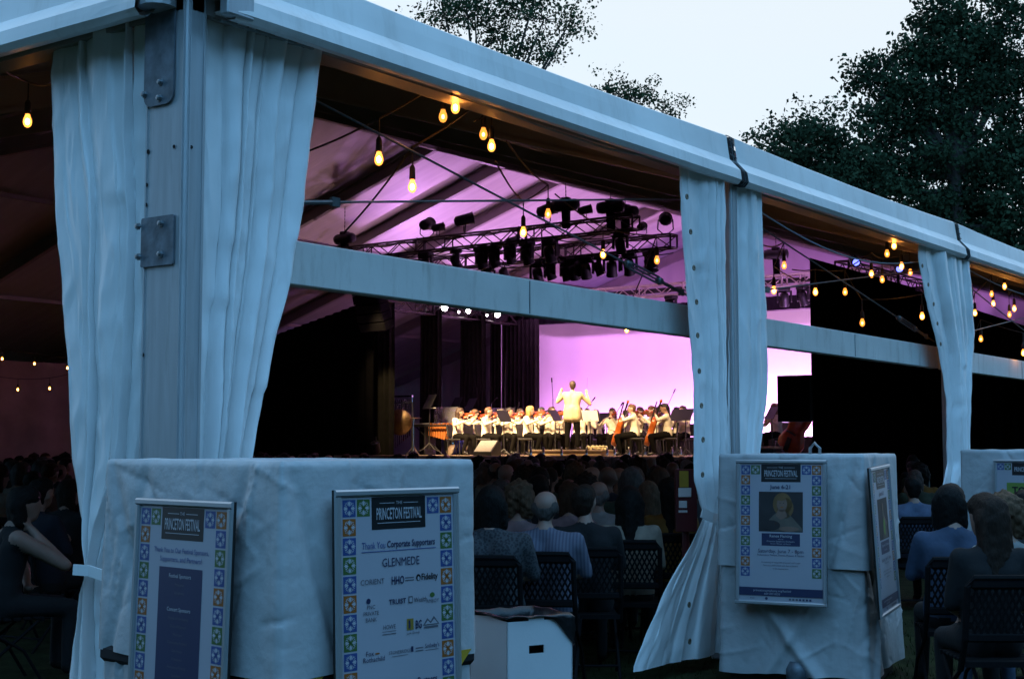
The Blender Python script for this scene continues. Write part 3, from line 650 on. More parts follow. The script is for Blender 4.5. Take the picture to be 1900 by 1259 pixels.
# ------------------------------------------------------------------ trusses
def truss(p0, p1, s, m, label, step=.42, group='lighting trusses', cr=.026):
    p0, p1 = Vector(p0), Vector(p1); d = (p1 - p0); ln = d.length; n = d.normalized(); a = n.cross(Vector((0, 0, 1))).normalized() * (s / 2); b = Vector((0, 0, s / 2))
    t = thing('lighting_truss', (p0 + p1) / 2, label, 'truss', group)
    for sa in (-1, 1):
        for sb_ in (-1, 1): MB().tube(p0 + a * sa + b * sb_, p1 + a * sa + b * sb_, cr, cr, 6).build('chord', m, t)
    k = int(ln / step); fl = (b + a, b - a, -b - a, -b + a)
    for fi in range(4):
        A, B = fl[fi], fl[(fi + 1) % 4]; mb = MB()
        for i in range(k):
            q0, q1 = p0 + n * (ln * i / k), p0 + n * (ln * (i + 1) / k)
            mb.tube(q0 + (A if i % 2 else B), q1 + (B if i % 2 else A), .014, .014, 5)
            if i % 6 == 0: mb.tube(q0 + A, q0 + B, .018, .018, 5)
        mb.build('lacing', m, t)
    for q in (p0, p1):
        for i in range(4): MB().tube(q + fl[i], q + fl[(i + 1) % 4], .024, .024, 5).build('end_bar', m, t)
    i = 3.05
    while i < ln - .3:
        mb = MB()
        for e in (-.03, .03): mb.box(p0 + n * (i + e), (max(.02, abs(n.x) * .03 + s * abs(n.y)), max(.02, abs(n.y) * .03 + s * abs(n.x)), s * .98))
        i += 3.05
        # spigot plates as open frames
        q = p0 + n * (i - 3.05); fr = MB()
        for j in range(4): fr.beam(q + fl[j], q + fl[(j + 1) % 4], .07, .03, up=n)
        fr.build('joint_frame', m, t)
    return t
UA, UB, UC = 21.7, 23.3, 30.8
za = atx(1130, 418, UA).z; zb_ = atx(1230, 449, UB).z
yA0, yA1 = atx(1180, 410, UA).y, 19.8
yB0, yB1 = atx(1250, 449, UB).y, 19.8
truss((UA, yA0, za), (UA, yA1, za), .30, M_TRUSS, 'dark front lighting truss with the hoists on it, higher of the two above the audience')
truss((UB, yB0, zb_), (UB, yB1, zb_), .30, M_TRUSS, 'dark lighting truss just behind and below the front one, full of moving heads')
zc_ = atx(1470, 520, UC).z
truss((UC, 8.4, zc_), (UC, 21.0, zc_), .32, M_TRUSSL, 'truss above the pink backdrop, stage light put into its pale colour')
zd = aty(830, 578, 21.9).z
truss((25.2, 21.9, zd), (33.0, 21.9, zd), .32, M_TRUSS, 'side truss over the black drapes carrying bright white lamps')
ze = aty(1620, 512, 7.6).z
truss((25.6, 7.6, ze), (32.5, 7.6, ze), .32, M_TRUSS, 'side truss with blue lamps behind the tall masking panel')
# fixtures
def mover_proto():
    t = thing('moving_head', (0, 0, 0), local=True)
    MB().box((0, 0, -.06), (.30, .34, .12), bev=.03).build('base', M_BLKMET, t)
    mb = MB()
    for s in (-1, 1): mb.box((0, .19 * s, -.27), (.12, .055, .34), bev=.02)
    mb.box((0, 0, -.135), (.14, .42, .05), bev=.02); mb.build('yoke', M_BLKMET, t)
    h = MB(); h.lathe([(.06, -.20), (.12, -.17), (.135, -.05), (.125, .06), (.145, .17), (.14, .19), (.12, .19)], (0, 0, -.36), 14, axis=Vector((.45, 0, -1)).normalized()); hd = h.build('head', M_BLKMET, t, True)
    l_ = MB(); ax = Vector((.45, 0, -1)).normalized(); l_.lathe([(.118, 0), (.10, .012), (.02, .02)], Vector((0, 0, -.36)) + ax * .188, 14, axis=ax); l_.build('lens', M_DARKLENS, hd, True)
    MB().box((0, 0, .03), (.05, .30, .05)).build('clamp', M_BLKMET, t)
    return reg(t)
def par_proto():
    t = thing('spotlight', (0, 0, 0), local=True)
    ax = Vector((.6, 0, .15)).normalized(); c_ = Vector((0, 0, .28))
    MB().lathe([(.05, -.20), (.10, -.16), (.11, 0), (.115, .16), (.13, .17)], c_, 14, axis=ax).build('can', M_BLKMET, t, True)
    MB().lathe([(.105, 0), (.05, .01)], c_ + ax * .165, 14, axis=ax).build('lens', M_DARKLENS, t, True)
    y = MB()
    for s in (-1, 1): y.path([(0, .13 * s, .28), (0, .14 * s, .1), (0, .05 * s, .02), (0, 0, 0)], .012)
    y.build('yoke', M_BLKMET, t); return reg(t)
def hoist_proto():
    t = thing('chain_hoist', (0, 0, 0), local=True)
    b = MB(); b.lathe([(.06, -.32), (.12, -.30), (.14, -.2), (.14, .2), (.12, .30), (.06, .32)], (0, 0, .22), 12, axis=Vector((0, 1, 0))); b.build('motor', M_BLKMET, t, True)
    MB().box((0, 0, .36), (.2, .2, .08), bev=.02).build('hook_block', M_BLKMET, t)
    c_ = MB(); c_.prism([(-.05, -.09, -.30), (.05, -.09, -.30), (.07, -.08, .10), (-.07, -.08, .10)], (0, .16, 0)); c_.build('chain_bag', M_BLACK, t)
    ch = MB()
    for i in range(14): ch.lathe([(.006, -.05), (.014, 0), (.006, .05)], (0, 0, .45 + i * .09), 5)
    ch.build('chain', M_BLKMET, t)
    ro = MB(); ro.tube((0, 0, 1.7), (0, 0, .45), .006); ro.build('steel_sling', M_STEEL, t)
    return reg(t)
MH, SP, HO = mover_proto(), par_proto(), hoist_proto()
used = set()
def place(proto, loc, rz, label, cat, group, sc=1.0):
    o = proto if proto.name not in used else copy_tree(proto); used.add(proto.name)
    o.location = loc; o.rotation_euler.z = rz; o.scale = (sc,) * 3
    return tag(o, label, cat, group)
def rank(i): return ('first', 'second', 'third', 'fourth', 'fifth', 'sixth', 'seventh', 'eighth', 'ninth', 'tenth', 'eleventh', 'twelfth')[i]
for i, (x, y) in enumerate(((655, 470), (740, 478), (790, 470), (893, 452), (917, 448), (978, 452), (1020, 440))):
    p = atx(x, y, UA); place(MH, (UA, p.y, za - .17), random.uniform(-.5, .5), 'black moving head light under the higher front truss, %s from its far end' % rank(i), 'stage light', 'moving heads on the trusses', .95)
for i, (x, y) in enumerate(((998, 470), (1050, 470), (1066, 468), (1087, 466), (1135, 460), (1167, 455), (1207, 455))):
    p = atx(x, y, UB); place(MH, (UB, p.y, zb_ - .17), random.uniform(-.5, .5), 'black moving head light under the lower front truss, %s from its far end' % rank(i), 'stage light', 'moving heads on the trusses', .95)
for i, (x, y) in enumerate(((1163, 552), (1245, 530), (1455, 530), (1490, 528))):
    p = atx(x, y, UC); place(MH, (UC, p.y, zc_ - .17), random.uniform(-.5, .5), 'moving head light under the pale truss above the backdrop, %s from its far end' % rank(i), 'stage light', 'moving heads on the trusses', .95)
for i, (x, y, rz) in enumerate(((792, 420, .3), (862, 412, -.8), (1015, 396, -1.4), (1235, 440, .5))):
    u, z = (UA, za) if i < 3 else (UB, zb_); p = atx(x, y, u)
    place(SP, (u, p.y, z + .16), rz, ('round spotlight standing on the higher truss near its far end', 'tilted spotlight on the higher truss beside the round one', 'spotlight by a glowing bulb on top of the higher truss', 'spotlight at the near end of the lower truss')[i], 'spotlight', 'spotlights standing on the trusses', 1.25)
for i, (x, u) in enumerate(((1050, UA), (1133, UA), (1160, UA + .8), (640, UA))):
    p = atx(x, 400, u)
    place(HO, (u, p.y, za + (.34 if i == 0 else .18)), random.uniform(-.3, .3), ('black chain hoist standing highest above the middle of the front truss', 'black chain hoist on the near end of the higher truss', 'black chain hoist hanging between the two dark trusses', 'black chain hoist at the far end of the higher truss')[i], 'hoist', 'chain hoists holding the trusses')
p = atx(1440, 480, 29.0); place(HO, (29.0, p.y, p.z - .1), .2, 'black chain hoist beside the tall masking panel, under the purple gable', 'hoist', 'chain hoists holding the trusses')
# lit side lamps
def lamp(loc, aim, lens, label, cat='stage lamp', r=.12, group='lit lamps on the side trusses', light=None):
    t = thing('stage_lamp', loc, label, cat, group); ax = (Vector(aim) - Vector(loc)).normalized(); loc = Vector(loc)
    MB().lathe([(r * .5, -.22), (r * .9, -.18), (r, .10), (r * 1.05, .12), (r * .95, .12)], loc, 14, axis=ax).build('can', M_BLKMET, t, True)
    MB().lathe([(r * .93, 0), (r * .3, .006)], loc + ax * .118, 14, axis=ax).build('lens', lens, t, True)
    MB().tube(loc, loc + Vector((0, 0, .28)), .018).build('bracket', M_BLKMET, t)
    if light:
        kind, en, colr, size = light; ld = bpy.data.lights.new('lamp_light', 'SPOT'); lo = bpy.data.objects.new('lamp_light', ld); COL.objects.link(lo)
        ld.energy = en; ld.color = colr; ld.spot_size = R(size); ld.spot_blend = .7; ld.shadow_soft_size = .15
        lo.parent = t; lo.location = ax * .16; lo.rotation_euler = ax.to_track_quat('-Z', 'Y').to_euler()
    return t
mid = (26.8, 15.5, SZ + 1.0)
for i, (x, y) in enumerate(((693, 556), (825, 571), (847, 577), (869, 577), (900, 583), (923, 583))):
    p = aty(x, y, 21.75); tgt = CAM if i in (1, 3, 5) else (27, 12, 2.5)
    lamp(p, tgt, M_LENSW, ('faint white lamp nearest the loudspeaker column', 'brightest white lamp on the side truss', 'thin white lamp just past the brightest one', 'bright oval white lamp in the middle of the side truss', 'thin white lamp before the last bright one', 'last bright white lamp towards the pink backdrop')[i], r=(.07, .13, .05, .10, .05, .13)[i])
for i, (x, y) in enumerate(((1586, 484), (1668, 497))):
    p = aty(x, y, 7.2); lamp(p, (20, 3.0, 3.0), M_LENSB, ('blue lamp tilted above the masking panel, nearer the backdrop', 'blue lamp tilted beside a glowing bulb near the third curtain')[i], r=.11)
# key lights on the trusses (warm front light, the main light of the stage)
WARM = (1.0, .68, .36)
for i, (v, tv) in enumerate(((11.2, 12.5), (13.2, 14.5), (15.4, 16.2), (17.4, 18.0), (19.2, 19.2), (20.2, 21.0))):
    lamp((UB, v, zb_ - .45), (26.6, tv, SZ + .9), M_DARKLENS, 'warm key lamp under the lower front truss, %s from its near end' % rank(i), group='key lamps on the front truss', light=('S', 4600 if i < 5 else 520, WARM, 46))
# pink ground row and top strips washing the backdrop
PINK, VIO = (1.0, .42, 1.0), (.55, .22, 1.0)
def strip(loc, v0, v1, aim, en, colr, label, w=.18):
    t = thing('backdrop_light', loc, label, 'stage light', 'strip lights washing the backdrop'); c_ = Vector((loc[0], (v0 + v1) / 2, loc[2]))
    MB().box(c_, (.16, abs(v1 - v0), .14), bev=.02).build('housing', M_BLKMET, t)
    ld = bpy.data.lights.new('strip_light', 'AREA'); ld.shape = 'RECTANGLE'; ld.size = abs(v1 - v0); ld.size_y = w; ld.energy = en; ld.color = colr; ld.spread = R(150)
    lo = bpy.data.objects.new('strip_light', ld); COL.objects.link(lo); dr = Vector(aim).normalized(); lo.location = c_ + dr * .13 - Vector(t.location); lo.parent = t
    q = dr.to_track_quat('-Z', 'Y'); mtx = Matrix((Vector((0, 1, 0)), (-dr).cross(Vector((0, 1, 0))), -dr)).transposed(); lo.rotation_euler = mtx.to_euler()
strip((32.3, 0, SZ + .12), 7.6, 14.6, (1, 0, .75), 470, (1.0, .46, 1.0), 'long pink strip light on the floor at the near half of the backdrop')
strip((32.3, 0, SZ + .12), 14.8, 21.0, (1, 0, .75), 220, (.92, .34, 1.0), 'long pink strip light on the floor at the far half of the backdrop')
strip((31.6, 0, 6.2), 8.0, 21.0, (1, 0, -.55), 210, (.84, .30, 1.0), 'long overhead strip light washing the top of the backdrop')
# purple uplights standing on the deck and behind the backdrop, washing the canvas overhead
for i, (loc, aim, en, cc, sz_) in enumerate((((25.1, 21.2, SZ + .25), (21.5, 20.0, 8.0), 330, (1.0, .56, .66), 62), ((25.6, 8.3, SZ + .25), (23.6, 16.5, 8.4), 1100, (.80, .40, 1.0), 60), ((29.6, 21.6, SZ + .25), (27.0, 18.5, 8.4), 3200, (.80, .36, 1.0), 80), ((29.5, 8.2, SZ + .25), (28.5, 15.5, 8.6), 3000, (.76, .34, 1.0), 75), ((34.6, 11.5, SZ + .2), (36.4, 10.5, 6.5), 800, (.46, .18, 1.0), 110), ((34.6, 19.0, SZ + .2), (36.0, 18.5, 6.5), 560, (.50, .20, 1.0), 110), ((26.4, 3.4, .5), (29.0, 3.0, 5.0), 420, (.28, .12, 1.0), 90))):
    lamp(loc, aim, M_DARKLENS, 'uplight washing the canvas purple from %s' % ('the first side drape, added as key-lamp bounce', 'the deck foot of the tall masking panel', 'beside the third side drape', 'the deck behind the small black panel', 'behind the near half of the backdrop', 'behind the far half of the backdrop', 'behind the low masking drape')[i], group='purple uplights', light=('S', en, cc, sz_))  # the first, pink lamp is added as warm bounce from the key lamps
lamp((28.0, 23.6, 3.2), (29.5, 29.5, 3.2), M_DARKLENS, 'violet wash lamp behind the black side drapes', group='purple wash lamps', light=('S', 70, (.36, .22, 1.0), 120))

gr_ = thing('added_dark_board', (31.8, 15, SZ), 'low black board added for the darkness along the foot of the pink backdrop', 'masking board')  # board added for the dark below the chairs; hides the lit backdrop foot
for i in range(6): MB().box((31.8, 8.8 + i * 2.3, SZ + .26), (.05, 2.29, .52), bev=.005).build('panel', M_BLKMET, gr_); MB().beam((31.83, 8.8 + i * 2.3, SZ + .45), (32.05, 8.8 + i * 2.3, SZ + .01), .03, .03).build('brace', M_BLKMET, gr_)
# looms of cable along the trusses
for u, z, y0, y1, lab in ((UA, za, yA0, yA1, 'higher'), (UB, zb_, yB0, yB1, 'lower')):
    t = thing('cable_loom', (u, (y0 + y1) / 2, z), 'black cables looped along the %s front truss' % lab, 'cables', 'cable looms')
    for k in range(3):
        pts = []; n_ = 60; rr = random.Random(k + int(u))
        for i in range(n_ + 1): q = i / n_; pts.append((u - .12 + .1 * k, y0 + (y1 - y0) * q, z + (-.17, -.16, .16)[k] - .13 * abs(math.sin(q * (17 + 5 * k) + k)) * (1 if k < 2 else .5)))
        MB().path(pts, .014, 5).build('cable', M_CORD, t)
for i, (x, y, u) in enumerate(((720, 465, UA), (812, 462, UA), (845, 460, UA), (945, 455, UA), (1085, 440, UA), (1150, 425, UA), (905, 480, UB), (950, 478, UB), (1020, 470, UB), (1110, 462, UB), (1190, 455, UB))):
    p = atx(x, y, u); z = za if u == UA else zb_
    place(SP if i % 3 == 1 else MH, (u + .02, p.y, z + (.17 if i % 3 == 1 else -.17)), random.uniform(-1, 1), 'additional dark fixture packed on the %s front truss, %s from its far end' % ('higher' if u == UA else 'lower', rank(i if i < 6 else i - 6)), 'stage light', 'extra fixtures on the front trusses', .85)
# ------------------------------------------------------------------ orchestra
CREAM = mat('cream_shirt', (0.72, 0.66, 0.52), 0.8, .08, 10, .1, 25); DARKT = mat('dark_trousers', (0.004, 0.0035, 0.003), 0.95, .2, 8, spec=.1); SHOE = mat('black_shoe', (.01, .01, .01), .35)
JACKET = mat('ivory_jacket', (0.46, 0.38, 0.22), .75, .08, 6, .1, 20)
HAIRM = {k: mat('hair_' + k, c, .6, .35, 40, .4, 90, stretch=(1, 1, .3)) for k, c in (('black', (.006, .005, .005)), ('brown', (.035, .017, .009)), ('auburn', (.09, .035, .014)), ('blond', (.38, .22, .08)), ('grey', (.10, .09, .085)), ('white', (.27, .25, .24)), ('sandy', (.22, .12, .06)))}
def setm(o, mats):
    for i, m in enumerate(mats): o.material_slots[i].link = 'OBJECT'; o.material_slots[i].material = m
def person(loc, rz, body, mats, hair, haircol, label, group, hoff=(0, 0, 0), hyaw=0, sc=1.0, eyes=None, hcen=None):
    t = put('person', body, None, loc, rz); t['local'] = 1; t.scale = (sc,) * 3; setm(t, mats); tag(t, label, 'person', group)
    if hair:
        h = bpy.data.objects.new('hair', HAIR[hair]); COL.objects.link(h); h.parent = t
        c_ = HC; rm = Matrix.Rotation(hyaw, 4, 'Z'); tgt = Vector(hcen) if hcen else HC
        h.matrix_local = Matrix.Translation(tgt) @ rm @ Matrix.Translation(-HC); setm(h, [HAIRM[haircol]])
    if eyes:
        for s in (-1, 1):
            e = bpy.data.objects.new('eye', EYE); COL.objects.link(e); e.parent = t; e.location = Vector(eyes[0]) + Matrix.Rotation(eyes[1], 3, 'Z') @ Vector((.095, .032 * s, .012))
    return t
def outline(w, pts=14):   # violin-family body outline, length 1, centred on the waist
    ctrl = [(0, -.5, 0), (.14, -.48, 0), (.27, -.40, 0), (.295, -.28, 0), (.24, -.13, 0), (.185, -.03, 0), (.175, .06, 0), (.22, .18, 0), (.235, .30, 0), (.19, .42, 0), (.09, .48, 0), (0, .5, 0)]
    r = [(x, y) for x, y, _ in ctrl]; return r + [(-x, y) for x, y in r[::-1][1:-1]]
def fiddle(name, ln, thick, neck, m, bow=True, pin=0.0):
    t = thing(name, (0, 0, 0), local=True); o = outline(1); b = MB(); n = len(o)   # lies in the YZ plane, length along Z, front towards -X... parts in local space
    rings = []
    for xo, k in ((thick / 2 * 1.25, .55), (thick / 2, .97), (thick / 2 * .8, 1.0), (-thick / 2 * .8, 1.0), (-thick / 2, .97), (-thick / 2 * 1.25, .55)): rings.append([(xo, x * ln * k, y * ln * k) for x, y in o])
    vs = [p for r_ in rings for p in r_]; fs = [tuple(range(n)), tuple(range(6 * n - 1, 5 * n - 1, -1))]
    for q in range(5): fs += [(q * n + i, q * n + n + i, q * n + n + (i + 1) % n, q * n + (i + 1) % n) for i in range(n)]
    b.add(vs, fs); b.build('soundbox', m, t, True)
    nk = MB(); nk.beam((thick * .62, 0, .30 * ln), (thick * .72, 0, .5 * ln + neck), ln * .075, ln * .04, up=(1, 0, 0)); nk.tube((0, 0, .48 * ln), (.0, 0, .5 * ln + neck), ln * .035, ln * .03, 8); nk.build('neck', M_EBONY, t)
    sc_ = MB(); sc_.ell((-.0, 0, .5 * ln + neck + ln * .05), (ln * .05, ln * .045, ln * .07), 8); sc_.build('scroll', m, t, True)
    tp = MB(); tp.beam((thick * .66, 0, -.44 * ln), (thick * .78, 0, -.16 * ln), ln * .10, ln * .03, up=(1, 0, 0)); tp.box((thick * .75, 0, -.05 * ln), (thick * .4, ln * .22, ln * .02)); tp.build('tailpiece', M_EBONY, t)
    if pin: MB().tube((0, 0, -.5 * ln), (-.04, 0, -.5 * ln - pin), .012).build('end_pin', M_STEEL, t)
    return reg(t)
VN, CE, DB = fiddle('violin', .36, .04, .14, M_VARN), fiddle('cello', .76, .13, .38, M_VARN2, pin=.24), fiddle('double_bass', 1.12, .2, .62, M_VARN, pin=.18)
def bow_proto():
    t = thing('bow', (0, 0, 0), local=True); MB().path([(0, 0, 0), (0, 0, .35), (.008, 0, .72)], .006).build('stick', M_EBONY, t); MB().beam((.02, 0, .02), (.016, 0, .71), .008, .004).build('hair', M_PAPER, t)
    MB().box((.012, 0, .03), (.026, .014, .05)).build('frog', M_EBONY, t); return reg(t)
BW = bow_proto()
def inst(proto, M4, label, cat, group):
    o = proto if proto.name not in used else copy_tree(proto); used.add(proto.name)
    o.matrix_world = M4; o.location = M4.to_translation(); o.rotation_euler = M4.to_euler(); o.scale = (1, 1, 1)
    return tag(o, label, cat, group)
def chair_proto(stage_):
    t = thing('orchestra_chair' if stage_ else 'folding_chair', (0, 0, 0), local=True)
    if stage_:
        MB().box((0, 0, .44), (.44, .44, .05), bev=.02).build('seat', M_BLKMET, t); b = MB(); rt = Matrix.Rotation(R(-10), 3, 'Y'); b.box((-.24, 0, .68), (.04, .42, .34), rot=rt, bev=.02); b.build('backrest', M_BLKMET, t)
        for sx in (-1, 1):
            for sy in (-1, 1): MB().tube((.2 * sx, .2 * sy, .44), (.22 * sx, .22 * sy, 0), .013).build('leg', M_BLKMET, t)
        return reg(t)
    s = MB()
    for i in range(7): s.box((-.20 + i * .066, 0, .445), (.05, .42, .022), bev=.006)
    s.box((-.23, 0, .44), (.02, .44, .03)); s.box((.225, 0, .44), (.02, .44, .03)); s.build('seat', M_CHAIR, t)
    b = MB(); cx = lambda z: -.24 - (z - .5) * .18; z0, z1 = .58, .86
    for i in range(-7, 17):    # woven lattice between the frame bars
        for sg in (1, -1):
            y0 = -.20 + i * .036; ya, yb = y0, y0 + sg * .14
            lo, hi = (ya, yb); t0 = 0; t1 = 1
            for lim in (-.205, .205):
                pass
            if min(ya, yb) < -.21 or max(ya, yb) > .21:
                cl0 = max(-.205, min(.205, ya)); cl1 = max(-.205, min(.205, yb))
                if abs(cl1 - cl0) < .02: continue
                ta, tb = (cl0 - ya) / (yb - ya), (cl1 - ya) / (yb - ya)
            else: cl0, cl1, ta, tb = ya, yb, 0, 1
            za_, zb2 = z0 + (z1 - z0) * ta, z0 + (z1 - z0) * tb
            b.beam((cx(za_), cl0, za_), (cx(zb2), cl1, zb2), .012, .010, up=(1, 0, 0))
    b.build('backrest_lattice', M_CHAIR, t)
    f = MB()
    f.path([(-.16, -.225, .40), (cx(.58), -.225, .58), (cx(.88), -.222, .86), (cx(.9), -.19, .905), (cx(.9), .19, .905), (cx(.88), .222, .86), (cx(.58), .225, .58), (-.16, .225, .40)], .018, 8)
    f.box((cx(.59), 0, .585), (.03, .44, .05), bev=.01); f.box((cx(.875), 0, .875), (.03, .42, .06), bev=.012); f.build('back_frame', M_CHAIR, t)
    for sy in (-1, 1):
        MB().path([(-.16, .225 * sy, .40), (.10, .23 * sy, .24), (.24, .235 * sy, .0)], .012).build('leg', M_CHAIR, t); MB().path([(.20, .21 * sy, .43), (-.05, .215 * sy, .22), (-.26, .22 * sy, .0)], .012).build('leg', M_CHAIR, t)
    MB().tube((-.17, -.215, .10), (-.17, .215, .10), .009).build('crossbar', M_CHAIR, t)
    return reg(t)
M_CHAIR = mat('black_plastic', (0.006, 0.006, 0.007), 0.75, .2, 20, spec=.12)
OC, FC = chair_proto(True), chair_proto(False)
def stand_proto():
    t = thing('music_stand', (0, 0, 0), local=True); MB().tube((0, 0, .05), (0, 0, .95), .014).build('pole', M_BLKMET, t)
    rt = Matrix.Rotation(R(-28), 3, 'Y'); MB().box((0, 0, 1.06), (.012, .52, .34), rot=rt).build('desk', M_BLKMET, t)
    p = MB(); p.box((-.02, 0, 1.07), (.004, .44, .30), rot=rt); p.box((-.04, 0, .925), (.05, .5, .012)); p.build('score', M_PAPER, t)
    for k in range(3): a = k * 2.094; MB().path([(0, 0, .18), (.15 * math.cos(a), .15 * math.sin(a), .05), (.26 * math.cos(a), .26 * math.sin(a), .01)], .011).build('foot', M_BLKMET, t)
    return reg(t)
MS = stand_proto()
ZT = Matrix.Translation
def gp(x, d): p = at(x, 760, d); return Vector((p.x, p.y, SZ))
# (head pixel x, depth, facing degrees in world, pose, hair style, hair colour, skin, label)
players = [
 (850, 39.3, -88, 'v', 'long', 'brown', 1, 'violinist with long dark hair, nearest the side drapes'),
 (903, 38.5, -80, 'v', 'short', 'auburn', 0, 'violinist with short reddish hair behind the floor monitor'),
 (942, 38.9, -100, 'v', 'short', 'black', 1, 'dark-haired violinist looking down behind a black music stand'),
 (980, 37.6, -80, 'v', 'bob', 'blond', 0, 'violinist with blond shoulder-length hair beside the podium'),
 (1001, 38.6, -95, 'v', 'tail', 'black', 1, 'dark-haired violinist sitting just past the blond one'),
 (1021, 37.9, -120, 'v', 'short', 'brown', 0, 'violinist facing the audience, closest behind the conductor'),
 (878, 40.6, -95, 'v', 'tail', 'sandy', 0, 'violinist at the back between the long-haired and the reddish one'),
 (927, 40.4, -100, 'v', 'bob', 'grey', 0, 'grey-haired violinist in the second row of violins'),
 (962, 40.0, -100, 'v', 'short', 'brown', 1, 'brown-haired violinist in the second row, by the microphone'),
 (1075, 38.8, -150, 'v', 'short', 'black', 0, 'dark-haired player half hidden by the conductor'),
 (1040, 41.0, -150, 'w', 'thin', 'grey', 0, 'balding wind player behind the raised arm of the conductor'),
 (1106, 41.0, -160, 'w', 'bob', 'sandy', 0, 'wind player with sandy hair in the middle back row'),
 (1090, 39.8, -160, 'w', 'short', 'brown', 1, 'wind player directly beyond the conductor stand'),
 (1137, 39.5, 178, 'v', 'long', 'brown', 0, 'viola player with long brown hair beside the white score'),
 (1178, 35.6, 112, 'c', 'short', 'auburn', 0, 'cellist with auburn hair, nearer to the podium'),
 (1190, 38.5, 150, 'v', 'bob', 'brown', 0, 'viola player partly hidden by the auburn-haired cellist'),
 (1212, 37.5, 140, 'v', 'bob', 'auburn', 0, 'viola player with brown bob between the two cellists'),
 (1224, 39.2, 150, 'v', 'curly', 'brown', 1, 'curly-haired player behind the brown bob'),
 (1239, 35.1, 118, 'c', 'tail', 'black', 1, 'cellist with a long black ponytail, nearer to the second curtain'),
 (1258, 38.4, 165, 'w', 'short', 'black', 1, 'wind player with black hair behind the ponytailed cellist'),
 (1269, 37.2, 165, 'w', 'short', 'brown', 0, 'wind player with short brown hair just beside the second curtain'),
 (1162, 41.5, 178, 'w', 'short', 'sandy', 0, 'brass player in the back row above the white score'),
 (1440, 35.2, 150, 'w', 'bob', 'sandy', 0, 'player behind the tilted lit score past the second curtain'),
]
for x, d, fa, pose, hs, hcn, sk, lab in players:
    loc = gp(x, d); rz = R(fa); bd = {'v': B_VIO, 'c': B_CEL, 'w': B_WIND}[pose]; hcen = {'v': (.06, .02, 1.20), 'c': (.09, 0, 1.20), 'w': (.05, 0, 1.20)}[pose]; hy = {'v': .35, 'c': .25, 'w': 0}[pose]
    person(loc, rz, bd, [SKINS[sk], CREAM, DARKT, SHOE], hs, hcn, lab + ', in a cream shirt' if len(lab.split()) < 12 else lab, 'musicians of the orchestra', hyaw=hy, hcen=hcen, eyes=(hcen, hy))
    M0 = ZT(loc) @ Matrix.Rotation(rz, 4, 'Z')
    place(OC, loc, rz, 'black chair under the ' + lab, 'chair', 'orchestra chairs')
    short = lab.split(',')[0]
    if pose == 'v':
        d3 = Vector((.33, .20, .10)).normalized(); a = Vector((.06, .10, 1.08)); zax = d3; xax = Vector((-.1, -.8, .65)); yax = zax.cross(xax).normalized(); xax = yax.cross(zax)
        inst(VN, M0 @ ZT(a + zax * .20) @ Matrix((xax, yax, zax)).transposed().to_4x4(), 'red violin held by the ' + short, 'violin', 'violins')
        zb2 = Vector((-.35, .75, .35)).normalized(); xb = Vector((.5, .3, -.1)); yb = zb2.cross(xb).normalized(); xb = yb.cross(zb2)
        inst(BW, M0 @ ZT((.36, -.12, .99)) @ Matrix((xb, yb, zb2)).transposed().to_4x4(), 'bow of the ' + short, 'bow', 'bows')
    elif pose == 'c':
        zax = Vector((-.34, .06, 1)).normalized(); xax = Vector((1, 0, .34)); yax = zax.cross(xax).normalized(); xax = yax.cross(zax)
        inst(CE, M0 @ ZT((.42, .03, .62)) @ Matrix((xax, yax, zax)).transposed().to_4x4(), 'orange-brown cello of the ' + short, 'cello', 'cellos')
        zb2 = Vector((.15, 1, .1)).normalized(); xb = Vector((1, 0, 0)); yb = zb2.cross(xb).normalized(); xb = yb.cross(zb2)
        inst(BW, M0 @ ZT((.52, -.30, .62)) @ Matrix((xb, yb, zb2)).transposed().to_4x4(), 'cello bow of the ' + short, 'bow', 'bows')
    else:
        cl_ = thing('clarinet', loc + Vector((0, 0, .8)), 'dark clarinet held by the ' + short, 'clarinet', 'clarinets'); q0, q1 = M0 @ Vector((.15, 0, 1.14)), M0 @ Vector((.42, 0, .70))
        MB().tube(q0, q1, .011, .014, 8).build('pipe', M_EBONY, cl_); MB().tube(q1, q1 + (q1 - q0).normalized() * .08, .015, .035, 10).build('bell', M_EBONY, cl_)
# conductor
cl0 = Vector((cpos.x, cpos.y, SZ + .16))
person(cl0, R(25), B_COND, [SKINS[1], JACKET, DARKT, SHOE], 'short', 'brown', 'conductor in an ivory jacket with both arms raised, back turned', None, hcen=(.06, 0, 1.66), hyaw=.1)
bt = inst(BW, ZT(cl0) @ Matrix.Rotation(R(25), 4, 'Z') @ ZT((.28, -.34, 1.54)) @ Matrix.Rotation(R(20), 4, 'Y') @ Matrix.Diagonal((.5, .5, .5, 1)), 'thin baton in the raised hand of the conductor', 'baton', None)
bt.scale = (.5, .5, .5); bt.name = 'baton'
# music stands
for i, (x, d, rz, lab) in enumerate(((935, 37.8, 90, 'black music stand in front of the dark-haired violinist'), (1030, 37.0, 100, 'black music stand beside the conductor, seen edge-on'), (1095, 37.4, 195, 'wide black conductor stand just past the podium'), (1160, 36.6, -60, 'music stand with a glowing white score left of the auburn cellist'), (1218, 36.2, -60, 'music stand with a white score between the cellists'), (1256, 36.6, -20, 'black music stand behind the ponytailed cellist'), (1272, 36.0, -20, 'black music stand touching the second curtain'), (1432, 34.2, -40, 'music stand with a tilted lit score past the second curtain'), (990, 38.9, 80, 'music stand among the violins behind the blond player'), (1125, 40.3, 0, 'music stand in the middle of the wind row'), (1060, 41.2, 10, 'music stand beyond the conductor'))):
    place(MS, gp(x, d), R(rz + 180), lab, 'music stand', 'music stands')
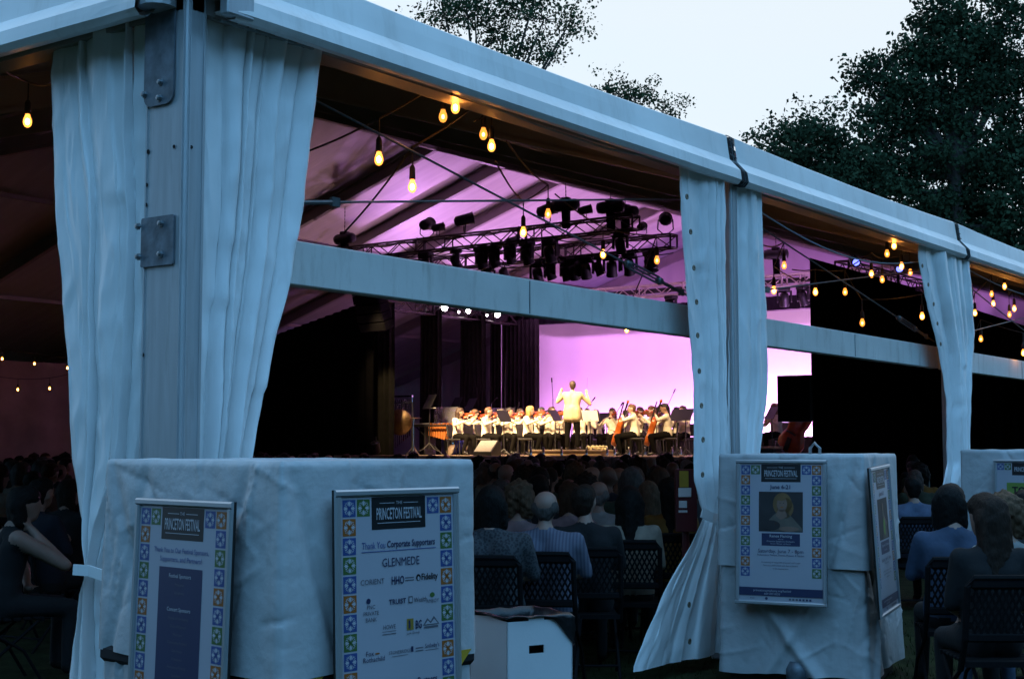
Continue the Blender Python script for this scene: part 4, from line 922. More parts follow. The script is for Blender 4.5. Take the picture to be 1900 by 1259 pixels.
# boom microphones
def boom(x, y, d, tip, label):
    b0 = gp(x, d); p = at(x, y, d); t = thing('microphone_stand', b0, label, 'microphone stand', 'boom microphone stands')
    MB().tube(b0, p, .012).build('pole', M_BLKMET, t); q = at(tip[0], tip[1], d); MB().tube(p, q, .009).build('boom', M_BLKMET, t); MB().cap(q, .02, q + (q - p).normalized() * .10, .02, 8).build('microphone', M_BLKMET, t)
    MB().lathe([(.16, 0), (.16, .02), (.02, .035)], b0, 12).build('base', M_BLKMET, t)
boom(1026, 740, 39.6, (1024, 708), 'tall microphone stand just beside the conductor, against the backdrop')
boom(1082, 765, 39.0, (1100, 742), 'angled microphone stand past the arm of the conductor'); boom(1239, 752, 38.0, (1250, 728), 'angled microphone stand above the ponytailed cellist'); boom(1144, 765, 41.0, (1152, 752), 'low microphone stand in the middle of the backdrop'); boom(958, 765, 41.5, (962, 752), 'short microphone stand behind the second row of violins'); boom(912, 748, 42.0, (918, 742), 'microphone on a boom against the black drape')
# floor monitor
wp = at(903, 826, 37.4); wm = thing('floor_monitor', (wp.x, wp.y, SZ), 'grey wedge monitor loudspeaker on the stage edge', 'loudspeaker'); rt = Matrix.Rotation(R(-20), 4, 'Z'); wb = MB()
prof = [(-.20, 0), (.24, 0), (.24, .34), (.12, .40), (-.20, .10)]
wb.prism([Vector((wp.x, wp.y, SZ)) + Vector((x, -.3, z)) for x, z in prof], (0, .6, 0)); wb.build('cabinet', M_BLKMET, wm)
gq = MB(); gq.add([Vector((wp.x, wp.y, SZ)) + Vector(q) for q in ((-.205, -.27, .11), (-.205, .27, .11), (.112, .27, .405), (.112, -.27, .405))], [(0, 3, 2, 1)]); gq.build('grille', mat('grey_grille', (.25, .24, .22), .6, .2, 40), wm)
for vq in (12.9, 13.6): pass
# percussion corner: tam-tam, chimes, keyboard, bass drum, timpani
def perc(x, d): return gp(x, d)
q = perc(741, 40.6); t = thing('gong', q, 'round bronze gong hanging in a frame by the side drapes', 'gong')
gm = mat('bronze', (.30, .20, .09), .4, .3, 8, .1, 20, metal=.5)
MB().lathe([(.02, .02), (.12, .018), (.14, 0), (.36, -.01), (.39, -.05), (.38, -.05)], q + Vector((0, 0, .95)), 24, axis=Vector((-1, -.35, 0)).normalized()).build('disc', gm, t, True)
fr = MB()
for s in (-1, 1): fr.tube(q + Vector((0, .5 * s, 0)), q + Vector((0, .5 * s, 1.5)), .02); fr.tube(q + Vector((-.3, .5 * s, .02)), q + Vector((.3, .5 * s, .02)), .02)
fr.tube(q + Vector((0, -.5, 1.5)), q + Vector((0, .5, 1.5)), .02); fr.build('frame', M_STEEL, t)
for s in (-1, 1): MB().tube(q + Vector((0, .15 * s, 1.3)), q + Vector((0, .15 * s, 1.5)), .006).build('cord', M_CORD, t)
q = perc(747, 41.3); t = thing('tubular_chimes', q, 'tall chrome tubular chimes behind the gong', 'chimes'); M_CHR = mat('chrome', (.7, .7, .72), .18, .05, metal=1.0)
for i in range(8): MB().tube(q + Vector((0, -.28 + i * .08, .55 - .05 * i)), q + Vector((0, -.28 + i * .08, 1.62)), .018).build('tube', M_CHR, t)
for s in (-1, 1): MB().tube(q + Vector((0, .36 * s, 0)), q + Vector((0, .36 * s, 1.75)), .022).build('upright', M_CHR, t)
MB().box(q + Vector((0, 0, 1.72)), (.08, .76, .05)).build('rail', M_CHR, t)
q = perc(768, 40.3); t = thing('cymbal_stand', q, 'thin cymbal on a stand beside the gong', 'cymbal stand'); MB().tube(q, q + Vector((0, 0, 1.05)), .014).build('pole', M_CHR, t); MB().lathe([(.03, .03), (.08, .02), (.24, 0), (.23, 0)], q + Vector((0, 0, 1.05)), 20).build('cymbal', gm, t, True)
for k in range(3): MB().tube(q + Vector((0, 0, .25)), q + Vector((.25 * math.cos(k * 2.1), .25 * math.sin(k * 2.1), 0)), .012).build('leg', M_CHR, t)
def keyboard_perc(x, d, label, w=1.3, tubes=True):
    q = perc(x, d); t = thing('marimba', q, label, 'marimba', 'keyboard percussion')
    for i in range(16): MB().box(q + Vector((.12 * (i % 2), -w / 2 + (i + .5) * w / 16, .88 + .03 * (i % 2))), (.34 - .006 * i, w / 16 * .8, .022), bev=.003).build('bar', M_TERRA, t)
    for s in (-1, 1):
        MB().box(q + Vector((0.05, s * (w / 2 + .04), .45)), (.5, .05, .86), bev=.01).build('end_frame', M_BLKMET, t); MB().box(q + Vector((.06 + .28 * s, 0, .84)), (.04, w, .05)).build('rail', M_BLKMET, t)
    if tubes:
        for i in range(14): MB().tube(q + Vector((-.06, -w / 2 + (i + .5) * w / 14, .84)), q + Vector((-.06, -w / 2 + (i + .5) * w / 14, .30 + .02 * i)), w / 30, w / 30, 8).build('resonator', M_TERRA, t)
keyboard_perc(830, 40.4, 'marimba with orange resonators beside the long-haired violinist'); keyboard_perc(872, 41.6, 'marimba with orange resonators behind the violins', 1.1)
q = perc(797, 41.0); t = thing('electric_keyboard', q, 'keyboard on a black stand in front of the second side drape', 'keyboard'); MB().box(q + Vector((0, 0, .86)), (.34, 1.2, .09), bev=.01).build('case', M_BLKMET, t); MB().box(q + Vector((-.05, 0, .91)), (.16, 1.1, .02)).build('keys', M_PAPER, t)
for s in (-1, 1): MB().tube(q + Vector((0, .5 * s, 0)), q + Vector((0, -.5 * s, .82)), .018).build('leg', M_BLKMET, t)
for i, (x, d, lab) in enumerate(((797, 40.4, 'tall stand with a clipped score in front of the keyboard'), (846, 42.6, 'stand with a bright white score behind the marimba'), (873, 43.4, 'stand with a bright score high against the third drape'))):
    s_ = place(MS, gp(x, d) + Vector((0, 0, .1)), R(150), lab, 'music stand', 'music stands'); s_.scale = (1.25, 1.25, 1.35)
q = perc(846, 39.9); t = thing('bass_drum', q + Vector((0, 0, 0)), 'glossy blue drum on the floor below the marimba', 'drum'); MB().lathe([(.30, -.2), (.31, -.2), (.31, .2), (.30, .2)], q + Vector((0, 0, .33)), 22, axis=Vector((-1, .5, 0)).normalized()).build('shell', M_BLUEG, t, True)
for s in (-1, 1): MB().lathe([(.325, -.02), (.325, .02)], q + Vector((0, 0, .33)) + Vector((-1, .5, 0)).normalized() * .2 * s, 22, axis=Vector((-1, .5, 0)).normalized()).build('hoop', M_CHR, t, True)
# clear baffle screens
M_GLASS = bpy.data.materials.new('clear_screen'); M_GLASS.use_nodes = True; _b = M_GLASS.node_tree.nodes['Principled BSDF']; _b.inputs['Base Color'].default_value = (.8, .8, .85, 1); _b.inputs['Roughness'].default_value = .1; _b.inputs['Alpha'].default_value = .22
for x, d in ((828, 41.2), (933, 42.0)):
    q = perc(x, d); t = thing('clear_screen', q, 'clear acrylic sound screen %s' % ('beside the marimba' if x < 900 else 'behind the second row of violins'), 'screen', 'clear sound screens'); MB().box(q + Vector((0, 0, 1.05)), (.012, .9, .7)).build('pane', M_GLASS, t)
    for s in (-1, 1): MB().tube(q + Vector((0, .4 * s, 0)), q + Vector((0, .4 * s, .75)), .015).build('foot', M_CHR, t)
# double bass leaning at the stage edge, piano bench, flowers
q = gp(1476, 33.6); zax = Vector((-.12, -.50, 1)).normalized(); xax = Vector((-.8, .1, 0)); yax = zax.cross(xax).normalized(); xax = yax.cross(zax)
inst(DB, ZT(q + Vector((0, 0, .62))) @ Matrix((xax, yax, zax)).transposed().to_4x4(), 'reddish double bass leaning beside the masking panel', 'double bass', None)
q = gp(1416, 33.9); t = thing('wooden_riser', q, 'low dark riser box next to the double bass', 'riser'); MB().box(q + Vector((0, 0, .22)), (.7, .9, .06), bev=.01).build('top', M_WOODT, t); MB().box(q + Vector((0, 0, .1)), (.6, .8, .18)).build('frame', M_BLKMET, t)
q = gp(1108, 35.9); t = thing('flower_basket', q, 'low basket of pale flowers on the deck beside the podium', 'flowers'); MB().lathe([(.10, 0), (.17, .12), (.15, .12)], q, 12).build('basket', M_WOODT, t)
fm = MB()
for i in range(40):
    a, rr = random.random() * 6.28, random.random() ** .5 * .24; fm.ell(q + Vector((rr * math.cos(a), rr * math.sin(a), .17 + .09 * random.random())), (.035, .035, .025), 6)
fm.build('blossoms', mat('cream_petal', (.75, .68, .40), .8, .2, 20), t)
# bottles and cases scattered along the deck edge
for i in range(10):
    x = (985, 1008, 1042, 1088, 1126, 1140, 1166, 1196, 1246, 1262)[i]; q = gp(x, 35.2 - .0 * i); t = thing('water_bottle', q, 'clear water bottle on the stage edge, %s from the floor monitor' % rank(i), 'bottle', 'water bottles on the stage')
    MB().lathe([(.032, 0), (.034, .02), (.034, .15), (.014, .19), (.014, .22)], q, 10).build('flask', M_CHR, t, True); MB().lathe([(.016, 0), (.016, .02)], q + Vector((0, 0, .215)), 8).build('cap', M_PAPER, t)
# ------------------------------------------------------------------ audience
CLOTH = {k: mat('cloth_' + k, c, .9, .2, 14, .15, 40) for k, c in (('black', (0.0048, 0.0048, 0.0061)), ('navy', (0.0061, 0.0082, 0.0170)), ('grey', (0.0490, 0.0517, 0.0585)), ('white', (0.2543, 0.2448, 0.2353)), ('pink', (0.2054, 0.1319, 0.1374)), ('cream', (0.2693, 0.2251, 0.1761)), ('blue', (0.0374, 0.0578, 0.1020)), ('mustard', (0.1469, 0.0734, 0.0095)), ('red', (0.0979, 0.0150, 0.0150)), ('green', (0.0245, 0.0394, 0.0245)), ('lilac', (0.1272, 0.1074, 0.1564)), ('tan', (0.1176, 0.0830, 0.0537)), ('denim', (0.0782, 0.1074, 0.1761)))}  # audience cloth: colours darkened to carry the dimness under the tent
def stripes(name, c1, c2, sc, axis):
    m = bpy.data.materials.new(name); m.use_nodes = True; n, l = m.node_tree.nodes, m.node_tree.links; b = n['Principled BSDF']; b.inputs['Roughness'].default_value = .9
    t = n.new('ShaderNodeTexCoord'); w = n.new('ShaderNodeTexWave' if axis else 'ShaderNodeTexVoronoi'); w.inputs['Scale'].default_value = sc; l.new(t.outputs['Object'], w.inputs['Vector'])
    if axis: w.bands_direction = axis
    r = n.new('ShaderNodeValToRGB'); r.color_ramp.elements[0].position = .35; r.color_ramp.elements[1].position = .6; r.color_ramp.elements[0].color = (*c1, 1); r.color_ramp.elements[1].color = (*c2, 1)
    l.new(w.outputs[0], r.inputs[0]); l.new(r.outputs[0], b.inputs['Base Color']); return m
M_STRIPE = stripes('striped_cotton', (.075, .08, .12), (.12, .125, .17), 14, 'Y'); M_SPECK = stripes('speckled_cotton', (.02, .022, .027), (.055, .058, .065), 60, None)
HAIRA = {k: mat('shaded_hair_' + k, c, .7, .4, 40, .5, 90, stretch=(1, 1, .3), spec=.2) for k, c in (('black', (.004, .0035, .003)), ('brown', (.020, .011, .007)), ('auburn', (.045, .02, .01)), ('blond', (.16, .10, .05)), ('grey', (.07, .06, .055)), ('white', (.18, .16, .15)), ('sandy', (.10, .06, .035)))}  # darker copies of the hair colours, with the dimness of the seats put in
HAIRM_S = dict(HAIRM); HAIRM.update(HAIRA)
hairs = list(HAIR.keys()); hc_list = ['black', 'brown', 'grey', 'white', 'sandy', 'auburn', 'black', 'grey', 'brown', 'brown']
near = [  # pixel x of head, depth, shirt, hair style, colour, body, label
 (912, 9.15, M_SPECK, 'bob', 'black', 1, 'speckled grey shirt and dark bob, beside the covered ballast stack'),
 (1012, 9.45, M_STRIPE, 'thin', 'grey', 1, 'blue striped shirt and thin grey hair, centre of the last row'),
 (1086, 9.9, CLOTH['black'], 'short', 'brown', 3, 'black jacket and short brown hair, right of the striped shirt'),
 (1168, 10.6, CLOTH['cream'], 'long', 'black', 0, 'cream top and long black hair on a lattice chair'),
 (1243, 11.4, CLOTH['mustard'], 'long', 'black', 2, 'mustard top and black hair beside the second curtain'),
 (963, 10.5, CLOTH['pink'], 'curly', 'sandy', 0, 'pale pink shirt and big curly sandy hair'),
 (1056, 11.3, CLOTH['pink'], 'bob', 'auburn', 2, 'pink top and auburn bob behind the striped shirt'),
 (1110, 11.6, CLOTH['white'], 'thin', 'white', 1, 'white shirt and thin white hair in the second last row'),
 (1203, 11.9, CLOTH['lilac'], 'long', 'sandy', 0, 'lilac dress and long sandy hair, two rows behind the fire point'),
 (930, 12.3, CLOTH['grey'], 'short', 'grey', 1, 'grey shirt and round grey head beyond the curly hair'),
 (1000, 12.6, CLOTH['black'], 'bob', 'black', 3, 'black top and black bob beyond the striped shirt'),
 (78, 11.3, CLOTH['navy'], 'short', 'black', 1, 'dark suit with a white collar seen through the entrance side'),
 (120, 12.6, CLOTH['black'], 'bob', 'brown', 3, 'black coat and brown bob beside the tied entrance curtain'),
 (8, 9.6, CLOTH['black'], 'bob', 'black', 4, 'dark sleeveless top resting her chin on one hand at the picture edge'),
 (1768, 9.0, CLOTH['blue'], 'bob', 'black', 3, 'blue shirt and dark bob left of the third covered stack'),
 (1832, 7.8, CLOTH['black'], 'long', 'brown', 2, 'black top and long brown hair, closest to the lawn edge'),
 (1864, 8.5, CLOTH['white'], 'curly', 'sandy', 0, 'white top, blue jeans and curly sandy hair at the picture edge'),
 (1900, 9.4, CLOTH['black'], 'short', 'black', 1, 'black shirt at the picture edge in front of the green poster'),
 (1693, 14.0, CLOTH['denim'], 'short', 'black', 1, 'light blue shirt seen in the gap beside the second covered stack'),
]
taken = []
def seat_at(x, d, z=1.2):
    p = at(x, 880, d); return Vector((p.x, p.y, 0))
for x, d, sh, hs, hcn, bi, lab in near:
    loc = seat_at(x, d); rz = random.uniform(-.12, .12)
    rz += math.atan2(14 - loc.y, 27 - loc.x) if x > 200 else .2
    if bi == 4: rz = -.35
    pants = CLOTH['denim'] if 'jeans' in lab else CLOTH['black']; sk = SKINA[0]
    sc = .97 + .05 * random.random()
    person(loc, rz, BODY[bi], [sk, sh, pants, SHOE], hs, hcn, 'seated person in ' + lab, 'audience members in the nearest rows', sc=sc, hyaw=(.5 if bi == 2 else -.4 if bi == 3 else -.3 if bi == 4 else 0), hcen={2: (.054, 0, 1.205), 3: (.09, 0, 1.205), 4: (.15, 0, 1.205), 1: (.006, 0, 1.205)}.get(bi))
    place(FC, loc, rz, 'black lattice-back folding chair of the seated person in ' + ' '.join(lab.replace(',', '').split()[:5]), 'chair', 'folding chairs in the nearest rows')
    taken.append(loc)
# rows behind them, seat by seat, wherever the photograph shows a head
def seen(x, y):
    return (x < 126 and 838 < y < 1000) or (895 < x < 1285 and 842 < y < 1000) or (450 < x <= 895 and 835 < y < 858) or (1695 < x < 1725 and 845 < y < 900) or (1280 <= x < 1300 and 850 < y < 870)
n_aud = 0; rows = []
ui = 0
u = 2.3
while u < SF - 1.4:
    v = .9 + (.27 if ui % 2 else 0)
    while v < 29:
        if not (14.2 < v < 15.6) and not (7.6 < v < 8.4) and not (21.8 < v < 22.7):
            rows.append((u + random.uniform(-.06, .06), v + random.uniform(-.06, .06)))
        v += .56
    u += .92; ui += 1
rows.sort(key=lambda q: (Vector((q[0], q[1], 0)) - CAM).length)
occ = {}
posword = []
for (u, v) in rows:
    if any((Vector((u, v, 0)) - t_).length < .62 for t_ in taken): continue
    hs_ = random.choice(hairs); k = random.uniform(.96, 1.07)
    if u > 14: k += .02
    x, y, d = proj((u + .03, v, 1.30 * k))
    if not seen(x, y) or d < 12.4: continue
    # skip a seat wholly behind nearer heads
    wpx = .16 / d * FPX; key = [c for c in range(int((x - wpx) // 4), int((x + wpx) // 4) + 1)]
    top = y
    if all(occ.get(c, 9e9) <= top + 3 for c in key): continue
    for c in key: occ[c] = min(occ.get(c, 9e9), top)
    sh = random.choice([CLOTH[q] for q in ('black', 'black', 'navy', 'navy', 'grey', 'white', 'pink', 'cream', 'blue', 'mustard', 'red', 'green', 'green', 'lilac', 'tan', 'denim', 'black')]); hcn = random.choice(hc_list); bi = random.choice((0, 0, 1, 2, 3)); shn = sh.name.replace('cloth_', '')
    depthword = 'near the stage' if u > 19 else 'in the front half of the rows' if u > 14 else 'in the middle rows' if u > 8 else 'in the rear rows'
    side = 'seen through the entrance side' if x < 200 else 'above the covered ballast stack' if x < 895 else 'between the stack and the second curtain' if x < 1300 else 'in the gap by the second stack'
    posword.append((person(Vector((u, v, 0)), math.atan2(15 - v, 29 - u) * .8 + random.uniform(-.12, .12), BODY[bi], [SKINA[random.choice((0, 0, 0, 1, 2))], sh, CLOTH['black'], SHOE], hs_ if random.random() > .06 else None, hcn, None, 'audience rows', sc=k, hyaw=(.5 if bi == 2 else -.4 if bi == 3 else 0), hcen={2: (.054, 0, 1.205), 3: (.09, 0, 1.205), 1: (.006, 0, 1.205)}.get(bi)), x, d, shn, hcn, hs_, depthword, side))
    if d < 14.5: place(FC, Vector((u, v, 0)), math.atan2(15 - v, 29 - u) * .8, 'folding chair under the person in %s with %s %s hair, %s' % (shn, hs_, hcn, {'s': 'entrance side', 'a': 'by the stack', 'b': 'centre rows', 'i': 'stack gap'}[side[0]]), 'chair', 'folding chairs further in')
    n_aud += 1
# labels: each head counted along its part of the picture
ordw = lambda i: str(('first', 'second', 'third', 'fourth', 'fifth', 'sixth', 'seventh', 'eighth', 'ninth', 'tenth', 'eleventh', 'twelfth', 'thirteenth', 'fourteenth', 'fifteenth', 'sixteenth', 'seventeenth', 'eighteenth', 'nineteenth', 'twentieth')[i]) if i < 20 else 'far'
grp = {}
for e in posword: grp.setdefault((e[6], e[7], e[4], e[3]), []).append(e)
for k_, es in grp.items():
    es.sort(key=lambda e: e[1])
    for i, e in enumerate(es):
        o = e[0]; base = '%s-haired person in %s %s, %s' % (e[4], e[3], e[6], e[7])
        o['label'] = base + ('' if len(es) == 1 else ', %s from the left' % ordw(i))
        if len(o['label'].split()) > 16: o['label'] = ' '.join(o['label'].replace('between the stack and the second curtain', 'before the second curtain').replace('in the front half of the rows', 'in front rows').split()[:16])
print('audience', n_aud)
# ------------------------------------------------------------------ covered ballast stacks
M_COVER = mat('draped_white_cover', (0.50, 0.51, 0.52), 0.5, 0.18, 1.8, 0.25, 18.0, dirt=.22)
def rrect(s, lx, ly, r):   # point and outward normal on a rounded rectangle, s in 0..1, starting mid of the -Y side
    segs = [(lx - 2 * r), math.pi * r / 2, (ly - 2 * r), math.pi * r / 2] * 2; per = sum(segs); q = (s % 1) * per
    cs = [(lx / 2 - r, -ly / 2 + r), (lx / 2 - r, ly / 2 - r), (-lx / 2 + r, ly / 2 - r), (-lx / 2 + r, -ly / 2 + r)]
    i = 0
    while q > segs[i] and i < 7: q -= segs[i]; i += 1
    k = i // 2; a0 = -math.pi / 2 + k * math.pi / 2; n = Vector((math.cos(a0), math.sin(a0), 0)); t = Vector((-math.sin(a0), math.cos(a0), 0))
    if i % 2 == 0:
        c = Vector((cs[k][0], cs[k][1], 0)) + n * r - t * segs[i]; return c + t * q, n
    a = a0 + q / r; n = Vector((math.cos(a), math.sin(a), 0)); return Vector((cs[k][0], cs[k][1], 0)) + n * r, n
def draped(c, ang, lx, ly, z0, z1, seed, amp, flare=.03, r=.014, top=True, hem=.03, sag=.02, creases=(), ncr=60):
    rot = Matrix.Rotation(ang, 3, 'Z'); mb = MB(); NU, NV = 360, 64; c = Vector(c); per = 2 * (lx + ly); rr = random.Random(seed); lines = []
    for i in range(ncr):
        x0 = rr.uniform(0, per); y0 = rr.uniform(z0, z1); an = rr.choice((R(68), R(110), R(52), R(128), R(82), R(96), R(20), R(160))) + rr.uniform(-.15, .15); ln_ = rr.uniform(.12, .5); lines.append((x0, y0, x0 + math.cos(an) * ln_, y0 + math.sin(an) * ln_, rr.choice((-1, 1)) * rr.uniform(.005, .014), rr.uniform(.010, .028)))
    def side(a, b):
        p, n = rrect(a + .5, lx, ly, r); z = z0 + (z1 - z0) * b
        low = 1 - b
        al = a * per
        f = .6 * nz((p.x * 1.0, p.y * 1.0, z * .9 + seed)) + .25 * nz((p.x * 3.2, p.y * 3.2, z * 1.2 + seed + 4)) * low
        fold = amp * f * (.3 + .8 * low) + .0016 * nz((al * 14, z * 17, seed))
        for (x0, y0, x1, y1, dp, wd) in lines:     # straight tension creases in the cloth
            if not (min(x0, x1) - .1 < al < max(x0, x1) + .1): continue
            ex, ey = x1 - x0, y1 - y0; t_ = ((al - x0) * ex + (z - y0) * ey) / (ex * ex + ey * ey)
            if -.05 < t_ < 1.05:
                q_ = ((al - x0) * ey - (z - y0) * ex) / math.sqrt(ex * ex + ey * ey)
                fold += dp * math.exp(-abs(q_) / wd) * math.sin(math.pi * min(1, max(0, t_))) ** .5 * (1 if q_ < 0 else .35)
        for (s0, sl, dp, wd) in creases:
            dd = (a - s0 - sl * low); fold += dp * math.exp(-(dd / wd) ** 2) * math.sqrt(max(low, 0.02))
        zz = z + (hem * nz((p.x * 3, p.y * 3, seed + 5)) * low if b < .5 else -.004 * 0)
        if b > .97: fold -= .010 * ((b - .97) / .03) ** 2
        p = p + n * (fold + flare * low); q = rot @ p
        return (c.x + q.x, c.y + q.y, zz)
    mb.grid(side, NU, NV)
    if top:
        def lid(a, b):
            p, n = rrect(a + .5, lx, ly, r); e = side(a, 1.0); q = rot @ (p * (1 - b)); k = min(1, b * 6)
            x = e[0] * (1 - k) + (c.x + q.x) * k; y = e[1] * (1 - k) + (c.y + q.y) * k
            if b <= 1e-6: return e
            return (x, y, z1 + .006 * k - sag * math.sin(min(1, b) * 1.5) + .008 * nz((x * 6, y * 6, seed + 2)))
        mb.grid(lid, NU, 8)
    return mb
def stack(corner, ang, lx, ly, zt, zm, seed, label, amp=.06, cr_up=(), cr_lo=(), band=False):
    """corner: the edge nearest the lawn; lx runs along local X, ly along local Y (both away from the corner)."""
    rot = Matrix.Rotation(ang, 3, 'Z'); c = Vector(corner) + rot @ Vector((lx / 2, ly / 2, 0)); c.z = 0
    t = thing('ballast_stack', c, label, 'covered ballast', 'covered ballast stacks')
    draped(c, ang, lx, ly, zm, zt, seed, amp, .018, creases=cr_up, hem=.012).build('upper_cover', M_COVER, t, True)
    draped(c, ang, lx * .985, ly * .985, .10, zm + .06, seed + 20, amp * 1.5, .02, top=False, ncr=120, hem=.03, creases=cr_lo).build('lower_cover', M_COVER, t, True)
    b = MB(); b.box(c + Vector((0, 0, .06)), (lx * .9, ly * .9, .12), rot=rot); b.build('pallet', M_BLKMET, t)
    h = MB(); h.box(c + Vector((0, 0, zm - .01)), (lx + .02, ly + .02, .075), rot=rot, bev=.02); hb = h.build('hazard_band', M_HOLE, t) if band else None
    for axis, ln, off in ((('x', lx, ly / 2 + .012), ('y', ly, lx / 2 + .012)) if band else ()):
        for s in (-1, 1):
            i = -ln / 2 + .08
            while i < ln / 2 - .1:
                pts = [(i, -.03), (i + .06, -.03), (i + .12, .03), (i + .06, .03)]; m_ = MB()
                P3 = [(x, s * off, z) if axis == 'x' else (s * off, x, z) for x, z in pts]; m_.prism([c + Vector((0, 0, zm - .012)) + rot @ Vector(p) for p in P3], rot @ (Vector((0, .003 * s, 0)) if axis == 'x' else Vector((.003 * s, 0, 0)))); m_.build('hazard_stripe', M_YEL, hb)
                i += .24
    return t, c, rot
# first stack: turned a little against the tent
R2 = Vector((R3.x, R3.y, 0)).normalized(); F2 = Vector((F3.x, F3.y, 0)).normalized(); C2 = Vector((CAM.x, CAM.y, 0))
def cam2(r, d): return C2 + R2 * r + F2 * d
k1 = cam2(-.794, 4.86); dirA = (R2 * .68 + F2 * .733).normalized(); angA = math.atan2(dirA.y, dirA.x)   # local X along the face with the right-hand poster
ZT1 = CAM.z - .05
st1, c1, rot1 = stack(k1, angA, .95, 1.14, ZT1, .80, 3, 'large covered ballast stack with two posters in front of the corner post', .026, cr_up=((.505, .06, -.03, .008), (.46, -.10, -.035, .010), (.70, -.05, -.03, .008), (.235, .07, -.035, .009), (.30, -.06, -.02, .008), (.60, .05, .02, .012)), band=True)
k2p = cam2(2.29, 9.17)
# second stack: aligned with the tent; corner nearest the lawn is its -Y, and its faces run +X and +Y
st2, c2, rot2 = stack(k2p, R(10), 1.12, .98, ZT1 - .0, .80, 8, 'covered ballast stack with concert posters beside the second curtain', .038, cr_up=((.49, -.05, -.035, .009), (.52, .07, .03, .012), (.30, .05, -.03, .010), (.58, -.04, -.03, .008)), cr_lo=((.28, .14, .045, .012), (.46, -.12, .035, .012), (.53, .08, -.035, .010), (.62, -.10, .035, .012)))
k3p = cam2(5.22, 13.0)
st3, c3_, rot3 = stack(k3p, R(0), .95, 1.08, ZT1 + .02, .80, 14, 'covered ballast stack by the third curtain at the picture edge', .03)
q = at(1512, 832, 9.6); hk = MB(); hk.path([Vector((q.x, q.y, ZT1 - .06)) + Vector((-.0, -.035 + .0, 0)), Vector((q.x, q.y, ZT1 + .04)) + Vector((0, -.035, 0)), Vector((q.x, q.y, ZT1 + .075)), Vector((q.x, q.y, ZT1 + .04)) + Vector((0, .035, 0)), Vector((q.x, q.y, ZT1 - .06)) + Vector((0, .035, 0))], .012, 8); hk.build('lifting_eye', M_BOLT, st2, True)
q = Vector(c2) + Vector((.0, 0, 0)); fp = at(1455, 1250, 9.35); hs = MB(); hs.path([(fp.x - .05, fp.y - .12, .0), (fp.x - .05, fp.y - .12, .14), (fp.x - .05, fp.y - .12, .19)], [.075, .075, .05], 12); hs.build('pallet_foot', M_GALV, st2, True)

# ------------------------------------------------------------------ posters
M_PRINTW = mat('poster_paper', (.38, .38, .43), .35, .04, 3, spec=.4); INK = {'blue': mat('ink_blue', (.035, .075, .24), .4, .05), 'green': mat('ink_green', (.06, .13, .035), .4, .05), 'orange': mat('ink_orange', (.30, .10, .02), .4, .05), 'black': mat('ink_black', (.012, .013, .016), .4, .1), 'navy': mat('ink_navy', (.022, .032, .085), .4, .05), 'white': mat('ink_white', (.42, .43, .47), .4, .03), 'grey': mat('ink_grey', (.10, .105, .13), .5, .05), 'gold': mat('ink_gold', (.26, .18, .03), .5, .1), 'skin': mat('ink_skin', (.20, .12, .09), .5, .15), 'hair': mat('ink_hair', (.16, .09, .035), .5, .3), 'shade': mat('ink_shade', (.028, .026, .028), .5, .3), 'gown': mat('ink_gown', (.12, .10, .08), .5, .3), 'lime': mat('ink_lime', (.16, .25, .05), .5, .1)}
INKS = list(INK.keys()); PM = [M_PRINTW] + [INK[k] for k in INKS]; II = {k: i + 1 for i, k in enumerate(INKS)}
M_FRAME = mat('silver_snap_frame', (.42, .44, .46), .35, .08, 4, metal=.5)
_tc = {}
def text_geo(s, size, bold=0.0):
    key = (s, bold)
    if key not in _tc:
        cu = bpy.data.curves.new('t', 'FONT'); cu.body = s; cu.size = 1.0; cu.align_x = 'CENTER'; cu.resolution_u = 2; cu.offset = bold
        o = bpy.data.objects.new('t', cu); COL.objects.link(o); dg = bpy.context.evaluated_depsgraph_get(); me = o.evaluated_get(dg).to_mesh()
        _tc[key] = ([tuple(v.co) for v in me.vertices], [tuple(p.vertices) for p in me.polygons]); o.to_mesh_clear(); bpy.data.objects.remove(o); bpy.data.curves.remove(cu)
    v, f = _tc[key]; return [(x * size, y * size) for x, y, z in v], f
